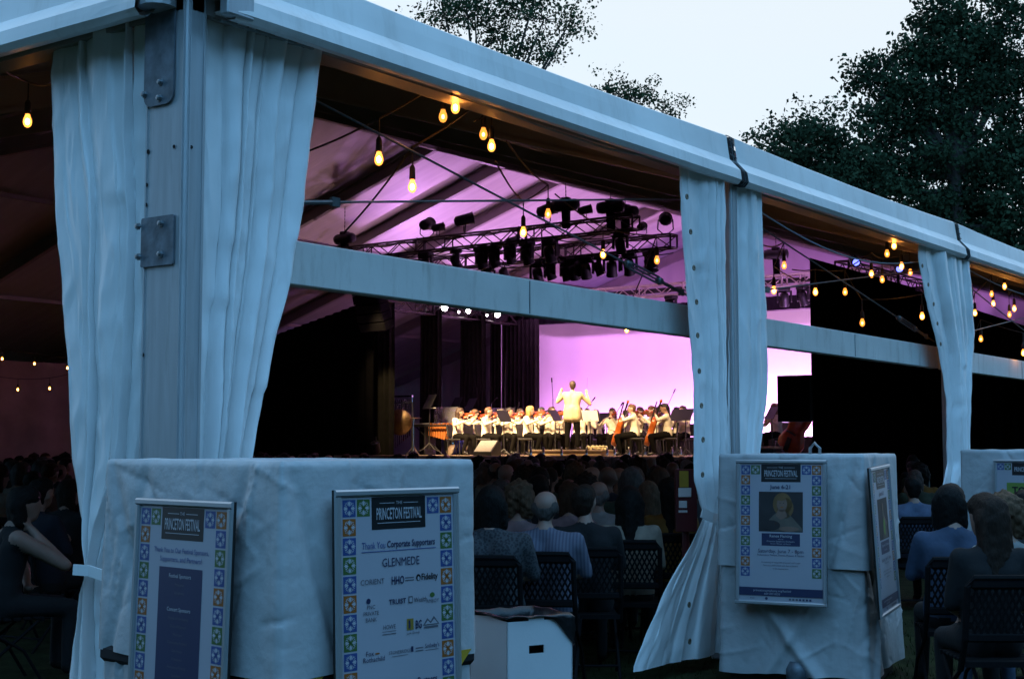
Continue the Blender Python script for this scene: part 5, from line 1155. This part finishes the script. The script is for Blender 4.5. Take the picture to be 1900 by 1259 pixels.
class Print:   # flat print: layered shapes on paper in x (0..1 across), y (0..1.5 down); each layer a hair above the last
    def __init__(s): s.mb = MB(); s.z = 0
    def poly(s, pts, ink, z): s.mb.add([(x, -y, z) for x, y in pts], [tuple(range(len(pts)))] if s.area(pts) < 0 else [tuple(range(len(pts) - 1, -1, -1))], II[ink] if ink else 0)
    def area(s, pts): return sum(a[0] * b[1] - b[0] * a[1] for a, b in zip(pts, pts[1:] + pts[:1]))
    def rect(s, x0, y0, x1, y1, ink, z=1): s.poly([(x0, y0), (x1, y0), (x1, y1), (x0, y1)], ink, z)
    def oval(s, cx, cy, rx, ry, ink, z=1, n=20): s.poly([(cx + rx * math.cos(6.2832 * i / n), cy + ry * math.sin(6.2832 * i / n)) for i in range(n)], ink, z)
    def text(s, t, cx, y, size, ink, z=3, bold=0.0, wmax=None, sx=1.0):
        v, f = text_geo(t, size, bold); w = max(p[0] for p in v) - min(p[0] for p in v) if v else 1
        k = sx * (min(1, wmax / (w * sx)) if wmax else 1); s.mb.add([(cx + x * k, -y + yy, z) for x, yy in v], f, II[ink])
    def tile(s, x, y, w, ink):
        h = w; s.rect(x, y, x + w, y + h, ink, 1); cx, cy = x + w / 2, y + h / 2; n = 8
        for i in range(8):      # eight notched petals
            a = i * math.pi / 4; pts = []
            for da, rr in ((-.34, .22), (-.30, .43), (-.12, .36), (0, .47), (.12, .36), (.30, .43), (.34, .22), (0, .10)): pts.append((cx + w * rr * math.cos(a + da), cy + h * rr * math.sin(a + da)))
            s.poly(pts, 'white', 2)
        for sg in (-1, 1):
            dx, dy = .26 * w, .26 * h * sg; nx, ny = .03 * w * (-sg), .03 * w; s.poly([(cx - dx + nx, cy - dy + ny), (cx + dx + nx, cy + dy + ny), (cx + dx - nx, cy + dy - ny), (cx - dx - nx, cy - dy - ny)], ink, 3)
def border(pr, n, foot=None):
    order = ['blue', 'orange', 'blue', 'green']; w = .108; g = .012; x0, x1 = .018, 1 - .018 - w
    pr.tile(x0, .018, w, 'blue'); pr.tile(x0 + w + g, .018, w, 'green'); pr.tile(x1, .018, w, 'orange'); pr.tile(x1 - w - g, .018, w, 'blue')
    for i in range(1, n):
        pr.tile(x0, .018 + i * (w + g), w, ['blue', 'orange', 'blue', 'green'][i % 4]); pr.tile(x1, .018 + i * (w + g), w, ['orange', 'blue', 'green', 'blue'][i % 4])
    pr.rect(.262, .006, .738, .215, 'black', 1); pr.text('THE', .5, .055, .03, 'white'); pr.rect(.33, .044, .46, .048, 'white', 2); pr.rect(.54, .044, .67, .048, 'white', 2)
    pr.text('PRINCETON FESTIVAL', .5, .150, .105, 'white', bold=.012, wmax=.40, sx=.45); pr.rect(.31, .172, .69, .176, 'white', 2)
def poster(frame4, drawer, label, group='framed festival posters'):
    """frame4: four corners (top left, top right, bottom right, bottom left) in the world."""
    tl, tr, br, bl = (Vector(p) for p in frame4); ex = (tr - tl); ey = (bl - tl); w = ex.length; h = ey.length; ex.normalize(); nrm = ey.cross(ex).normalized(); 
    if nrm.dot(CAM - tl) < 0: nrm = -nrm
    ey = (ey - ex * ey.dot(ex)).normalized(); o = tl
    t = thing('poster', (tl + tr + br + bl) / 4, label, 'poster', group); P = lambda x, y, z=0: o + ex * x + ey * y + nrm * z
    fw = .026; 
    bk = MB(); bk.prism([P(0, 0), P(w, 0), P(w, h), P(0, h)], nrm * -.012); bk.build('backing', M_BLKMET, t)
    for a, b in ((P(0, fw / 2), P(w, fw / 2)), (P(0, h - fw / 2), P(w, h - fw / 2)), (P(fw / 2, fw), P(fw / 2, h - fw)), (P(w - fw / 2, fw), P(w - fw / 2, h - fw))):
        d = (b - a).normalized(); sd = d.cross(nrm).normalized(); m_ = MB(); prof = [(-fw / 2, 0), (-fw / 2, .008), (-fw / 4, .014), (fw / 4, .014), (fw / 2, .006), (fw / 2, 0)]
        m_.prism([a + sd * x + nrm * z for x, z in prof], b - a); m_.build('frame_rail', M_FRAME, t)
    pr = Print(); iw, ih = w - 2 * fw, h - 2 * fw; asp = ih / iw; pr.rect(0, 0, 1, asp, None, 0); drawer(pr, asp)
    m_ = MB(); m_.f, m_.m = pr.mb.f, pr.mb.m; m_.v = [tuple(P(fw + x * iw, fw - y * iw, .002 + z * .0009)) for x, y, z in pr.mb.v]
    m_.build('print', PM, t); return t
def draw_corporate(pr, asp):
    border(pr, 14); pr.text('Thank You', .275, .335, .062, 'blue', wmax=.20); pr.text('Corporate Supporters', .605, .332, .060, 'navy', bold=.02, wmax=.43); pr.rect(.17, .352, .83, .357, 'blue', 2)
    pr.text('GLENMEDE', .51, .455, .078, 'navy', sx=.85)
    pr.text('CORIENT', .26, .560, .048, 'grey'); pr.text('HHO', .48, .572, .072, 'navy', bold=.02, sx=.7); pr.rect(.545, .535, .625, .541, 'grey', 2); pr.rect(.545, .552, .625, .558, 'grey', 2); pr.text('Fidelity', .765, .560, .058, 'black', bold=.02, wmax=.15); pr.oval(.665, .543, .020, .022, 'black', 2); pr.oval(.665, .549, .010, .014, None, 3)
    for i, s in enumerate(('PNC', 'PRIVATE', 'BANK')): pr.text(s, .245, .715 + i * .040, .036, 'grey')
    pr.oval(.225, .665, .018, .018, 'navy', 2); pr.text('TRUIST', .475, .700, .046, 'navy', bold=.02); pr.rect(.572, .660, .610, .705, 'grey', 2); pr.rect(.579, .668, .603, .697, None, 3); pr.text('Wealth', .68, .700, .040, 'grey', bold=.01)
    pr.text('AMBOY', .79, .715, .034, 'grey', wmax=.12); pr.oval(.79, .665, .022, .016, 'green', 2)
    pr.text('HOWE', .40, .855, .040, 'grey', sx=.9); pr.rect(.34, .868, .46, .871, 'grey', 2); pr.rect(.34, .884, .46, .889, 'grey', 2)
    pr.rect(.555, .805, .615, .878, 'gold', 2); pr.rect(.570, .815, .585, .868, 'navy', 3); pr.text('BG', .66, .873, .075, 'navy', bold=.02, sx=.6); pr.text('Law Group', .61, .905, .025, 'grey')
    pr.poly([(.70, .86), (.74, .815), (.77, .84), (.80, .805), (.85, .86)], 'grey', 2); pr.poly([(.715, .856), (.742, .83), (.77, .852), (.80, .822), (.835, .856)], None, 3); pr.rect(.71, .868, .84, .880, 'grey', 2)
    pr.text('Fox', .23, 1.01, .045, 'navy'); pr.text('Rothschild', .265, 1.048, .044, 'navy'); pr.oval(.295, 1.0, .022, .005, 'orange', 2); pr.text('STONEBRIDGE', .49, 1.018, .030, 'grey', wmax=.2); pr.rect(.42, 1.032, .56, 1.035, 'grey', 2)
    pr.rect(.59, .985, .61, 1.02, 'navy', 2); pr.rect(.63, .998, .70, 1.004, 'grey', 2); pr.rect(.63, 1.016, .70, 1.022, 'grey', 2); pr.text("Sotheby's", .78, 1.008, .040, 'navy', wmax=.13); pr.rect(.72, 1.022, .84, 1.025, 'grey', 2)
    pr.text('Thank You', .275, 1.235, .062, 'blue', wmax=.20); pr.text('Foundation Partners', .605, 1.232, .060, 'navy', bold=.02, wmax=.43); pr.rect(.17, 1.252, .83, 1.257, 'blue', 2)
    pr.text('The Edward T. Cone Foundation', .5, 1.345, .042, 'orange', wmax=.52)
    pr.text('Bloomberg', .50, 1.445, .036, 'navy'); pr.text('Philanthropies', .50, 1.482, .036, 'navy'); pr.oval(.25, 1.46, .045, .045, 'grey', 2); pr.oval(.25, 1.46, .037, .037, None, 3); pr.oval(.25, 1.467, .010, .016, 'orange', 4); pr.oval(.76, 1.42, .036, .042, 'navy', 2)
def draw_sponsors(pr, asp):
    border(pr, 14); pr.text('Thank You to Our Festival Sponsors,', .5, .30, .046, 'blue', bold=.006, wmax=.62); pr.text('Supporters, and Partners!', .5, .357, .046, 'blue', bold=.006)
    pr.rect(.255, .395, .745, 1.47, 'navy', 1); y = .46
    for blk in (('Festival Sponsors', 'Princeton', 'Symphony'), ('Concert Sponsors', 'Friends of the Festival', 'Circle of Donors', 'Musicians', 'Community Partners', 'Gala Hosts', 'Volunteers', 'Anonymous Friends', 'Sustainers'), ('Artist Supporters', 'Donor Families', 'Patrons', 'Chamber Circle', 'Trustees', 'Guild')):
        for i, s in enumerate(blk): pr.text(s, .5, y, .036 if i == 0 else .026, 'grey' if i else 'white', 3, bold=.01 if i == 0 else 0); y += .052
        y += .06
def draw_concert(second):
    def f(pr, asp):
        border(pr, 11); pr.text('June 6-21', .5, .295, .066, 'navy', bold=.02); pr.rect(.235, .33, .765, .80, 'shade', 1)
        if not second:   # soft portrait: fair hair, shawl, dark glove
            pr.oval(.52, .475, .115, .135, 'hair', 2); pr.oval(.555, .52, .10, .12, 'hair', 2); pr.oval(.515, .475, .062, .088, 'skin', 3); pr.poly([(.47, .56), (.56, .56), (.64, .63), (.75, .75), (.76, .79), (.38, .79), (.36, .66), (.42, .60)], 'gown', 2); pr.poly([(.47, .54), (.55, .54), (.58, .62), (.50, .66), (.44, .61)], 'skin', 3); pr.oval(.385, .725, .11, .06, 'shade', 4); pr.oval(.60, .765, .12, .03, 'skin', 3); pr.oval(.495, .462, .007, .004, 'shade', 4); pr.oval(.535, .462, .007, .004, 'shade', 4); pr.oval(.515, .512, .018, .006, 'orange', 4); pr.oval(.50, .41, .06, .025, 'hair', 4)
        else: pr.poly([(.46, .45), (.52, .44), (.60, .60), (.68, .79), (.42, .79), (.47, .60)], 'gown', 2); pr.oval(.49, .43, .035, .05, 'skin', 3); pr.poly([(.52, .50), (.66, .62), (.64, .66), (.52, .56)], 'skin', 3); pr.oval(.52, .66, .05, .10, 'lime', 3)
        pr.rect(.27, .82, .73, .965, 'navy', 1)
        if not second: pr.text('Renee Fleming', .5, .865, .046, 'white', bold=.01); pr.text('with the', .5, .892, .02, 'white'); pr.text('Princeton Symphony Orchestra', .5, .920, .026, 'white', wmax=.42); pr.text('Rossen Milanov, conductor', .5, .946, .022, 'white', wmax=.40); pr.text('Saturday, June 7 - 8pm', .5, 1.045, .060, 'navy', wmax=.56); pr.text('Performance Pavilion, Morven Museum & Garden', .5, 1.082, .028, 'navy', wmax=.60)
        else: pr.text('Symphony Orchestra', .5, .88, .046, 'white', wmax=.4); pr.text('with soloists', .5, .93, .028, 'white'); pr.text('Sunday, June 8 - 4pm', .5, 1.045, .060, 'navy', wmax=.56); pr.text('Performance Pavilion', .5, 1.082, .028, 'navy')
        for i in range(3): pr.text(('An evening of song with arias and well loved', 'favorites by the guest soprano and the orchestra', 'with pre-concert talk'), .5, 0, .001, 'navy') if False else pr.text(('An evening of song, with arias and well loved', 'favorites performed by the guest and orchestra', 'in the festival tent'), .5, 0, .0, 'navy') if False else pr.text(('An evening of song with arias and well loved', 'favorites performed with the orchestra', 'in the festival tent')[i], .5, 1.165 + i * .036, .026, 'grey', wmax=.58)
        y0 = asp - .155; pr.rect(0, y0, 1, asp - .06, 'navy', 4); pr.text('princetonsymphony.org/festival', .40, y0 + .045, .036, 'white', 5, wmax=.48); pr.text('609 497-0020', .40, y0 + .082, .034, 'white', 5)
        pr.oval(.33, asp - .030, .017, .017, 'navy', 2); pr.text('PSO', .16, asp - .018, .03, 'grey')
        for i in range(7): pr.rect(.60 + i * .04, asp - .04, .625 + i * .04, asp - .018, 'navy' if i > 2 else 'grey', 2)
    return f
def draw_opera(pr, asp):
    pr.tile(.018, .018, .108, 'blue'); pr.tile(.138, .018, .108, 'green'); pr.rect(.262, .006, .85, .215, 'black', 1); pr.text('PRINCETON FESTIVAL', .55, .150, .105, 'white', bold=.012, wmax=.50, sx=.5); pr.text('June 6-21', .55, .29, .05, 'navy', bold=.02); pr.rect(.17, .34, .90, .62, 'lime', 1); pr.text('TOSCA', .52, .52, .16, 'black', bold=.03, wmax=.6)
    pr.rect(.17, .70, .83, 1.2, 'shade', 1); pr.text('Opera in three acts', .5, 1.29, .05, 'navy'); pr.rect(0, asp - .15, 1, asp - .06, 'navy', 2)
WP, HP = .61, .95
def face_poster(p_left, p_right, ztop, drawer, label, push=.06, tiltb=0.0, sag=0.0):
    a, b = Vector(p_left), Vector(p_right); d = (b - a); d.z = 0; n = Vector((d.y, -d.x, 0)).normalized()
    if n.dot(C2 - a) < 0: n = -n
    a = a + n * push; b = b + n * push; a.z = ztop; b.z = ztop + sag
    ey = (Vector((0, 0, -1)) + n * tiltb).normalized() * HP
    return poster((a, b, b + ey, a + ey), drawer, label)
# poster frames hang on the faces of the stacks
dA = (rot1 @ Vector((1, 0, 0))); dB = (rot1 @ Vector((0, 1, 0)))
def on_line(p, d, x, n, push):   # parameter along the line p + t d where it projects to pixel column x
    lo, hi = -1.0, 3.0; q = p + n * push
    f = lambda t: proj((q.x + d.x * t, q.y + d.y * t, 1.3))[0] - x; s = f(lo) < f(hi)
    for _ in range(50):
        m_ = (lo + hi) / 2
        if (f(m_) < 0) == s: lo = m_
        else: hi = m_
    return lo
nA, nB = -dB, -dA
t0 = on_line(k1, dA, 624, nA, .075); ztop = atz(740, 906, 0).z
def z_at(p, y):
    lo, hi = -1, 4
    for _ in range(40):
        m_ = (lo + hi) / 2
        if proj((p.x, p.y, m_))[1] > y: lo = m_
        else: hi = m_
    return lo
pa, pb = k1 + dA * t0, k1 + dA * (t0 + WP)
face_poster(pa, pb, z_at(pa + nA * .075, 909), draw_corporate, 'silver-framed poster thanking corporate supporters on the large stack', .06, .03)
t1 = on_line(k1, dB, 427, nB, .075); pb1, pa1 = k1 + dB * t1, k1 + dB * (t1 + WP)
face_poster(pa1, pb1, z_at(pb1 + nB * .075, 931), draw_sponsors, 'silver-framed poster with a dark blue column of sponsor names, left on the large stack', .06, .03)
d3 = rot2 @ Vector((0, 1, 0)); n3 = rot2 @ Vector((-1, 0, 0)); t2 = on_line(k2p, d3, 1535, n3, .085); pb2, pa2 = k2p + d3 * t2, k2p + d3 * (t2 + WP)
face_poster(pa2, pb2, z_at(pb2 + n3 * .085, 853), draw_concert(False), 'concert poster with a portrait of a fair-haired singer, facing us on the second stack', .085, .06)
d4 = rot2 @ Vector((1, 0, 0)); n4 = rot2 @ Vector((0, -1, 0)); t4 = on_line(k2p, d4, 1613, n4, .085); pz = k2p + d4 * t4
face_poster(pz, pz + d4 * WP, z_at(pz + n4 * .085, 868), draw_concert(True), 'concert poster with a dark stage photograph on the side of the second stack', .085, .05, .02)
d3 = Vector((0, 1, 0)); t5 = on_line(k3p, d3, 1968, Vector((-1, 0, 0)), .085); pb5, pa5 = k3p + d3 * t5, k3p + d3 * (t5 + WP)
face_poster(pa5, pb5, z_at(pa5 + Vector((-.085, 0, 0)), 852), draw_opera, 'poster with a green title panel on the third covered stack', .085, .03)

# ------------------------------------------------------------------ white waste box with a black liner
bq = cam2((941 - 950) / FPX * 6.05, 6.05); db1 = (R2 * .86 + F2 * .5).normalized(); db2 = (R2 * -.5 + F2 * .86).normalized(); bx = thing('waste_box', bq + db1 * .2 + db2 * .2, 'white corrugated waste box with black liner beside the large stack', 'waste box')
zt_b = z_at(bq, 1154); S = .33; th = .006; z2 = zt_b + .035
def sheet(p0, d, ln, n, holes=None):
    m_ = MB(); P = lambda s, z: p0 + d * s + Vector((0, 0, z))
    if holes is None:
        m_.prism([P(0, .01), P(ln, .01), P(ln, zt_b), P(ln * .5, zt_b + .01), P(0, zt_b)], n * th)
    else:
        s0, s1, h0, h1 = holes
        for (a, b, e, f_) in ((0, s0, .01, zt_b), (s1, ln, .01, zt_b - .0), (s0, s1, .01, h0), (s0, s1, h1, zt_b + .012)): m_.prism([P(a, e), P(b, e), P(b, f_), P(a, f_)], n * th)
    return m_
sheet(bq, db1, S, db2, (S * .33, S * .56, zt_b - .14, zt_b - .105)).build('panel', M_CARD, bx); sheet(bq, db2, S, db1).build('panel', M_CARD, bx); sheet(bq + db2 * S, db1, S, -db2).build('panel', M_CARD, bx); sheet(bq + db1 * S, db2, S, -db1).build('panel', M_CARD, bx)
cb = bq + db1 * S / 2 + db2 * S / 2
def lin(a, b):
    t = a * 2 * math.pi; e = max(abs(math.cos(t)), abs(math.sin(t))); rr = S / 2 / e
    r2 = rr * (1.0 + (.05 if b < .75 else .05 * (1 - b) * 4)); z = zt_b + .022 + .012 * nz((math.cos(t) * 2, math.sin(t) * 2, 4)); 
    hang = .006 + .14 * math.exp(-((t - 5.6) / .38) ** 2)
    if b < .5: q = 1 - b * 2; off = rr + .012 + .008 * nz((t * 4, q * 3, 2)); zz = z - hang * q
    else: q = (b - .5) * 2; off = rr - .012 - .05 * q; zz = z - .25 * q
    return cb + db1 * (off * math.cos(t)) + db2 * (off * math.sin(t)) + Vector((0, 0, zz))
MB().grid(lin, 96, 14).build('liner', M_BAG, bx, True)
# ------------------------------------------------------------------ fire point by the second curtain
fq = at(1270, 900, 10.9); fx = thing('fire_point', (fq.x, fq.y, 0), 'dark red fire point board with a yellow sign near the second curtain', 'fire point')
def fb(x0, y0, x1, y1, m_, off, nm, dd=.02):
    a, b = at(x0, y0, 10.9), at(x1, y1, 10.9); c_ = (a + b) / 2 - F2 * off; rt = Matrix((R2, F2, Vector((0, 0, 1)))).transposed(); MB().box(c_, ((b.x - a.x) * R2.x + (b.y - a.y) * R2.y, dd, abs(a.z - b.z)), rot=rt, bev=.004).build(nm, m_, fx)
fb(1253, 870, 1292, 985, M_RED, 0, 'board', .10); fb(1259, 873, 1276, 903, mat('sign_yellow', (.50, .34, .03), .6), .055, 'sign_plate', .006); fb(1257, 904, 1281, 921, M_PAPER, .055, 'symbol_plate', .006); fb(1258, 928, 1273, 941, M_PAPER, .055, 'label_plate', .006); fb(1257, 945, 1274, 950, M_PAPER, .055, 'label_plate', .006)
pq = at(1272, 985, 10.9); MB().tube((pq.x, pq.y, 0), (pq.x, pq.y, pq.z + .02), .03).build('leg', M_RED, fx)
# ------------------------------------------------------------------ festoon lights
def bulb_at(p, s, lit=True, cordto=None):
    c = MB(); c.lathe([(.006, .13), (.012, .125), (.018, .11), (.020, .045), (.017, .04)], p, 10)
    sk = c.build('socket', M_CORD, s, True)
    g_ = MB(); g_.lathe([(.004, -.042), (.014, -.038), (.023, -.026), (.0265, -.010), (.025, .006), (.019, .022), (.014, .034), (.013, .045)], p, 12); g_.build('bulb', M_BULB if lit else M_BULBD, sk, True)
    fi = MB(); k_ = 1.0 if lit else .7; fi.ell(p - Vector((0, 0, .006)), (.014 * k_, .014 * k_, .021 * k_), 10); fi.build('filament', M_FIL if lit else M_FILD, sk, True)
def festoon(label, bulbs, ends=(), extra=()):
    """bulbs: (pixel x, pixel y, depth, lit). The cord runs from drop to drop with a little sag."""
    P = [at(x, y, d) for x, y, d, _ in bulbs]; t = thing('string_light', P[0], label, 'string lights', 'festoon strings in the tent')
    tops = [p + Vector((0, 0, .24)) for p in P]
    for p, (x, y, d, l_), tp in zip(P, bulbs, tops):
        bulb_at(p, t, l_); MB().tube(p + Vector((0, 0, .12)), tp, .005, .005, 5).build('drop_cord', M_CORD, t)
    pts = [Vector(e) for e in ends[:1]] + tops + [Vector(e) for e in ends[1:]]; line = []
    for a, b in zip(pts, pts[1:]):
        n = 8
        for i in range(n): q = a.lerp(b, i / n); q.z -= .05 * math.sin(math.pi * i / n) * min(1.5, (b - a).length * .4); line.append(q)
    line.append(pts[-1]); MB().path(line, .007, 5).build('cord', M_CORD, t)
E = lambda x, y, d: at(x, y, d)
festoon('string of bulbs crossing the first bay under the eave, nearest us', [(703, 294, 8.3, 1), (822, 215, 8.8, 0), (845, 198, 8.3, 1)], (E(560, 285, 8.6), E(838, 176, 8.0)))
festoon('string of bulbs running down from the eave past the steep rafter', [(765, 345, 8.6, 1), (897, 248, 9.3, 0), (912, 270, 9.3, 1)], (E(640, 430, 9.4), E(880, 225, 8.7)))
festoon('string of bulbs dropping from the eave across the trusses', [(971, 430, 11.0, 1), (1017, 396, 11.6, 0)], (E(920, 300, 9.5), E(940, 262, 9.6)))
festoon('string of bulbs in front of the near truss ends', [(1119, 471, 12.6, 1), (1219, 482, 13.5, 0), (1163, 611, 16.0, 1)], (E(1030, 360, 11.8), E(1165, 560, 16.2)))
festoon('single bulb string hanging at the entrance corner', [(51, 224, 8.6, 1)], (E(-30, 100, 7.5), E(110, 150, 7.6)))
festoon('string of bulbs low on the far lining wall, upper row', [(4, 665, 33, 1), (64, 674, 33.5, 1), (125, 682, 34, 1)], (E(-40, 655, 32), E(150, 690, 34)))
festoon('string of bulbs low on the far lining wall, lower row', [(33, 722, 32, 1), (92, 720, 32.5, 1)], (E(-40, 690, 31), E(140, 690, 33)))
festoon('string of bulbs beside the second curtain under the purple gable', [(1455, 492, 14.5, 0), (1436, 538, 14.0, 1)], (E(1405, 450, 12.5), E(1500, 520, 16)))
festoon('string of bulbs across the black masking panel', [(1513, 541, 15.0, 1), (1568, 541, 15.5, 0), (1600, 598, 14.6, 0), (1711, 586, 15.2, 1)], (E(1470, 500, 14.5), E(1722, 540, 15.2)))
festoon('cluster string of bulbs near the top of the third curtain', [(1617, 508, 15.5, 1), (1637, 518, 16, 0), (1689, 505, 16.5, 0), (1673, 493, 15.5, 1), (1646, 470, 15.0, 0), (1659, 455, 14.0, 1)], (E(1560, 505, 15.5), E(1665, 440, 13.8)))
festoon('string of bulbs past the third curtain, against the purple canvas', [(1809, 580, 17.5, 1), (1840, 545, 18, 0), (1843, 563, 18.0, 1), (1864, 531, 17.5, 1), (1873, 583, 18.2, 0), (1882, 572, 18.0, 1)], (E(1795, 585, 17.5), E(1905, 560, 18)))
festoon('two low bulbs past the third curtain against black drape', [(1820, 628, 17.4, 0), (1899, 654, 17.0, 1)], (E(1800, 640, 17.4), E(1930, 640, 17)))
# ------------------------------------------------------------------ trees beyond the tent
def tree(base, h, tr, label, crown, seed, leaf=.20, tips=900, per=34, m=M_LEAF, spread=.5, clump=1.0):
    """crown: list of (centre offset x right, height, radius r, radius z) lobes, seen in camera-right metres."""
    r_ = np.random.default_rng(seed); base = Vector(base); t = thing('leafy_tree', base, label, 'tree', 'trees beyond the tent')
    tk = MB(); lean = Vector((r_.uniform(-.03, .03), r_.uniform(-.03, .03), 1)); top = base + lean * h * .72
    tk.path([base, base + lean * h * .25 + R2 * .1, base + lean * h * .5 - R2 * .1, top], [tr, tr * .8, tr * .55, tr * .15], 9); tk.build('trunk', M_BARK, t, True)
    lb = MB(); anchors = []
    for (ox, oz, rx, rz) in crown:
        c = base + R2 * ox + Vector((0, 0, oz)) + F2 * r_.uniform(-.4, .4) * rx
        s = base + lean * max(h * .18, min(oz - rz * .4, h * .6)); mid_ = s.lerp(c, .5) + Vector((0, 0, -.06 * rx)); lb.path([s, mid_, c], [tr * .32, tr * .2, tr * .06], 6)
        cc_ = []
        n = max(6, int(tips * (rx * rx * rz) ** .62 / sum((q[2] * q[2] * q[3]) ** .62 for q in crown)))
        for i in range(n):
            if i % 6 and cc_:
                anchors.append(cc_[-1] + Vector(tuple(float(q) for q in r_.normal(size=3) * np.array([.50, .50, .26]) * clump))); continue
            v = r_.normal(size=3); v /= np.linalg.norm(v); rad = r_.uniform(.35, 1.0) ** .5 * (1 + .16 * math.sin(v[0] * 7 + seed) * math.sin(v[2] * 6 + 1))
            p = c + R2 * float(v[0] * rx * rad) + F2 * float(v[1] * rx * rad) + Vector((0, 0, float(v[2] * rz * rad)))
            anchors.append(p); cc_.append(p)
            if i % 2 == 0: lb.path([c.lerp(p, .05), c.lerp(p, .5) + Vector((0, 0, .1)), p], [tr * .07, tr * .045, .012], 4)
    lb.build('limbs', M_BARK, t)
    A = np.repeat(np.array([tuple(a) for a in anchors]), per, axis=0); n = len(A)
    A = A + r_.normal(size=(n, 3)) * spread * np.array([1, 1, .55]); a1 = r_.normal(size=(n, 3)); a1 /= np.linalg.norm(a1, axis=1)[:, None]; a2 = np.cross(a1, r_.normal(size=(n, 3))); a2 /= np.linalg.norm(a2, axis=1)[:, None]
    sz = leaf * r_.uniform(.5, 1.15, n)[:, None]; V = np.stack([A - a1 * sz * .5, A + a2 * sz * .3, A + a1 * sz * .5, A - a2 * sz * .3], 1).reshape(-1, 3)
    me = bpy.data.meshes.new('foliage'); me.vertices.add(4 * n); me.vertices.foreach_set('co', V.ravel()); me.loops.add(4 * n); me.loops.foreach_set('vertex_index', np.arange(4 * n, dtype=np.int32)); me.polygons.add(n); me.polygons.foreach_set('loop_start', np.arange(0, 4 * n, 4, dtype=np.int32)); me.polygons.foreach_set('loop_total', np.full(n, 4, dtype=np.int32)); me.materials.append(m); me.update(); me.validate()
    put('crown', me, t)
def tb(x, d): p = at(x, 700, d); return Vector((p.x, p.y, 0))
def lobes(x0, d, items): return [((x - x0) / FPX * d, 1.6 + (828 - y) / FPX * d, rx / FPX * d, ry / FPX * d) for x, y, rx, ry in items]
big = [(1612, 128, 22, 24), (1640, 112, 20, 20), (1655, 170, 34, 36), (1622, 205, 24, 22), (1690, 235, 40, 42), (1720, 60, 26, 34), (1760, 35, 36, 36), (1745, 110, 44, 44), (1800, 15, 30, 30), (1810, 95, 44, 50), (1700, 165, 34, 34), (1850, 60, 36, 46), (1890, 25, 34, 34), (1900, 110, 46, 56), (1860, 175, 54, 54), (1770, 195, 54, 50), (1640, 275, 40, 36), (1700, 310, 50, 46), (1780, 290, 60, 56), (1870, 290, 64, 64), (1640, 345, 40, 36), (1720, 390, 56, 46), (1800, 390, 66, 56), (1890, 400, 70, 66), (1850, 480, 70, 56), (1930, 490, 60, 60), (1960, 250, 70, 110), (1660, 60 + 40, 12, 16), (1735, 8, 12, 20), (1600, 232, 12, 12)]
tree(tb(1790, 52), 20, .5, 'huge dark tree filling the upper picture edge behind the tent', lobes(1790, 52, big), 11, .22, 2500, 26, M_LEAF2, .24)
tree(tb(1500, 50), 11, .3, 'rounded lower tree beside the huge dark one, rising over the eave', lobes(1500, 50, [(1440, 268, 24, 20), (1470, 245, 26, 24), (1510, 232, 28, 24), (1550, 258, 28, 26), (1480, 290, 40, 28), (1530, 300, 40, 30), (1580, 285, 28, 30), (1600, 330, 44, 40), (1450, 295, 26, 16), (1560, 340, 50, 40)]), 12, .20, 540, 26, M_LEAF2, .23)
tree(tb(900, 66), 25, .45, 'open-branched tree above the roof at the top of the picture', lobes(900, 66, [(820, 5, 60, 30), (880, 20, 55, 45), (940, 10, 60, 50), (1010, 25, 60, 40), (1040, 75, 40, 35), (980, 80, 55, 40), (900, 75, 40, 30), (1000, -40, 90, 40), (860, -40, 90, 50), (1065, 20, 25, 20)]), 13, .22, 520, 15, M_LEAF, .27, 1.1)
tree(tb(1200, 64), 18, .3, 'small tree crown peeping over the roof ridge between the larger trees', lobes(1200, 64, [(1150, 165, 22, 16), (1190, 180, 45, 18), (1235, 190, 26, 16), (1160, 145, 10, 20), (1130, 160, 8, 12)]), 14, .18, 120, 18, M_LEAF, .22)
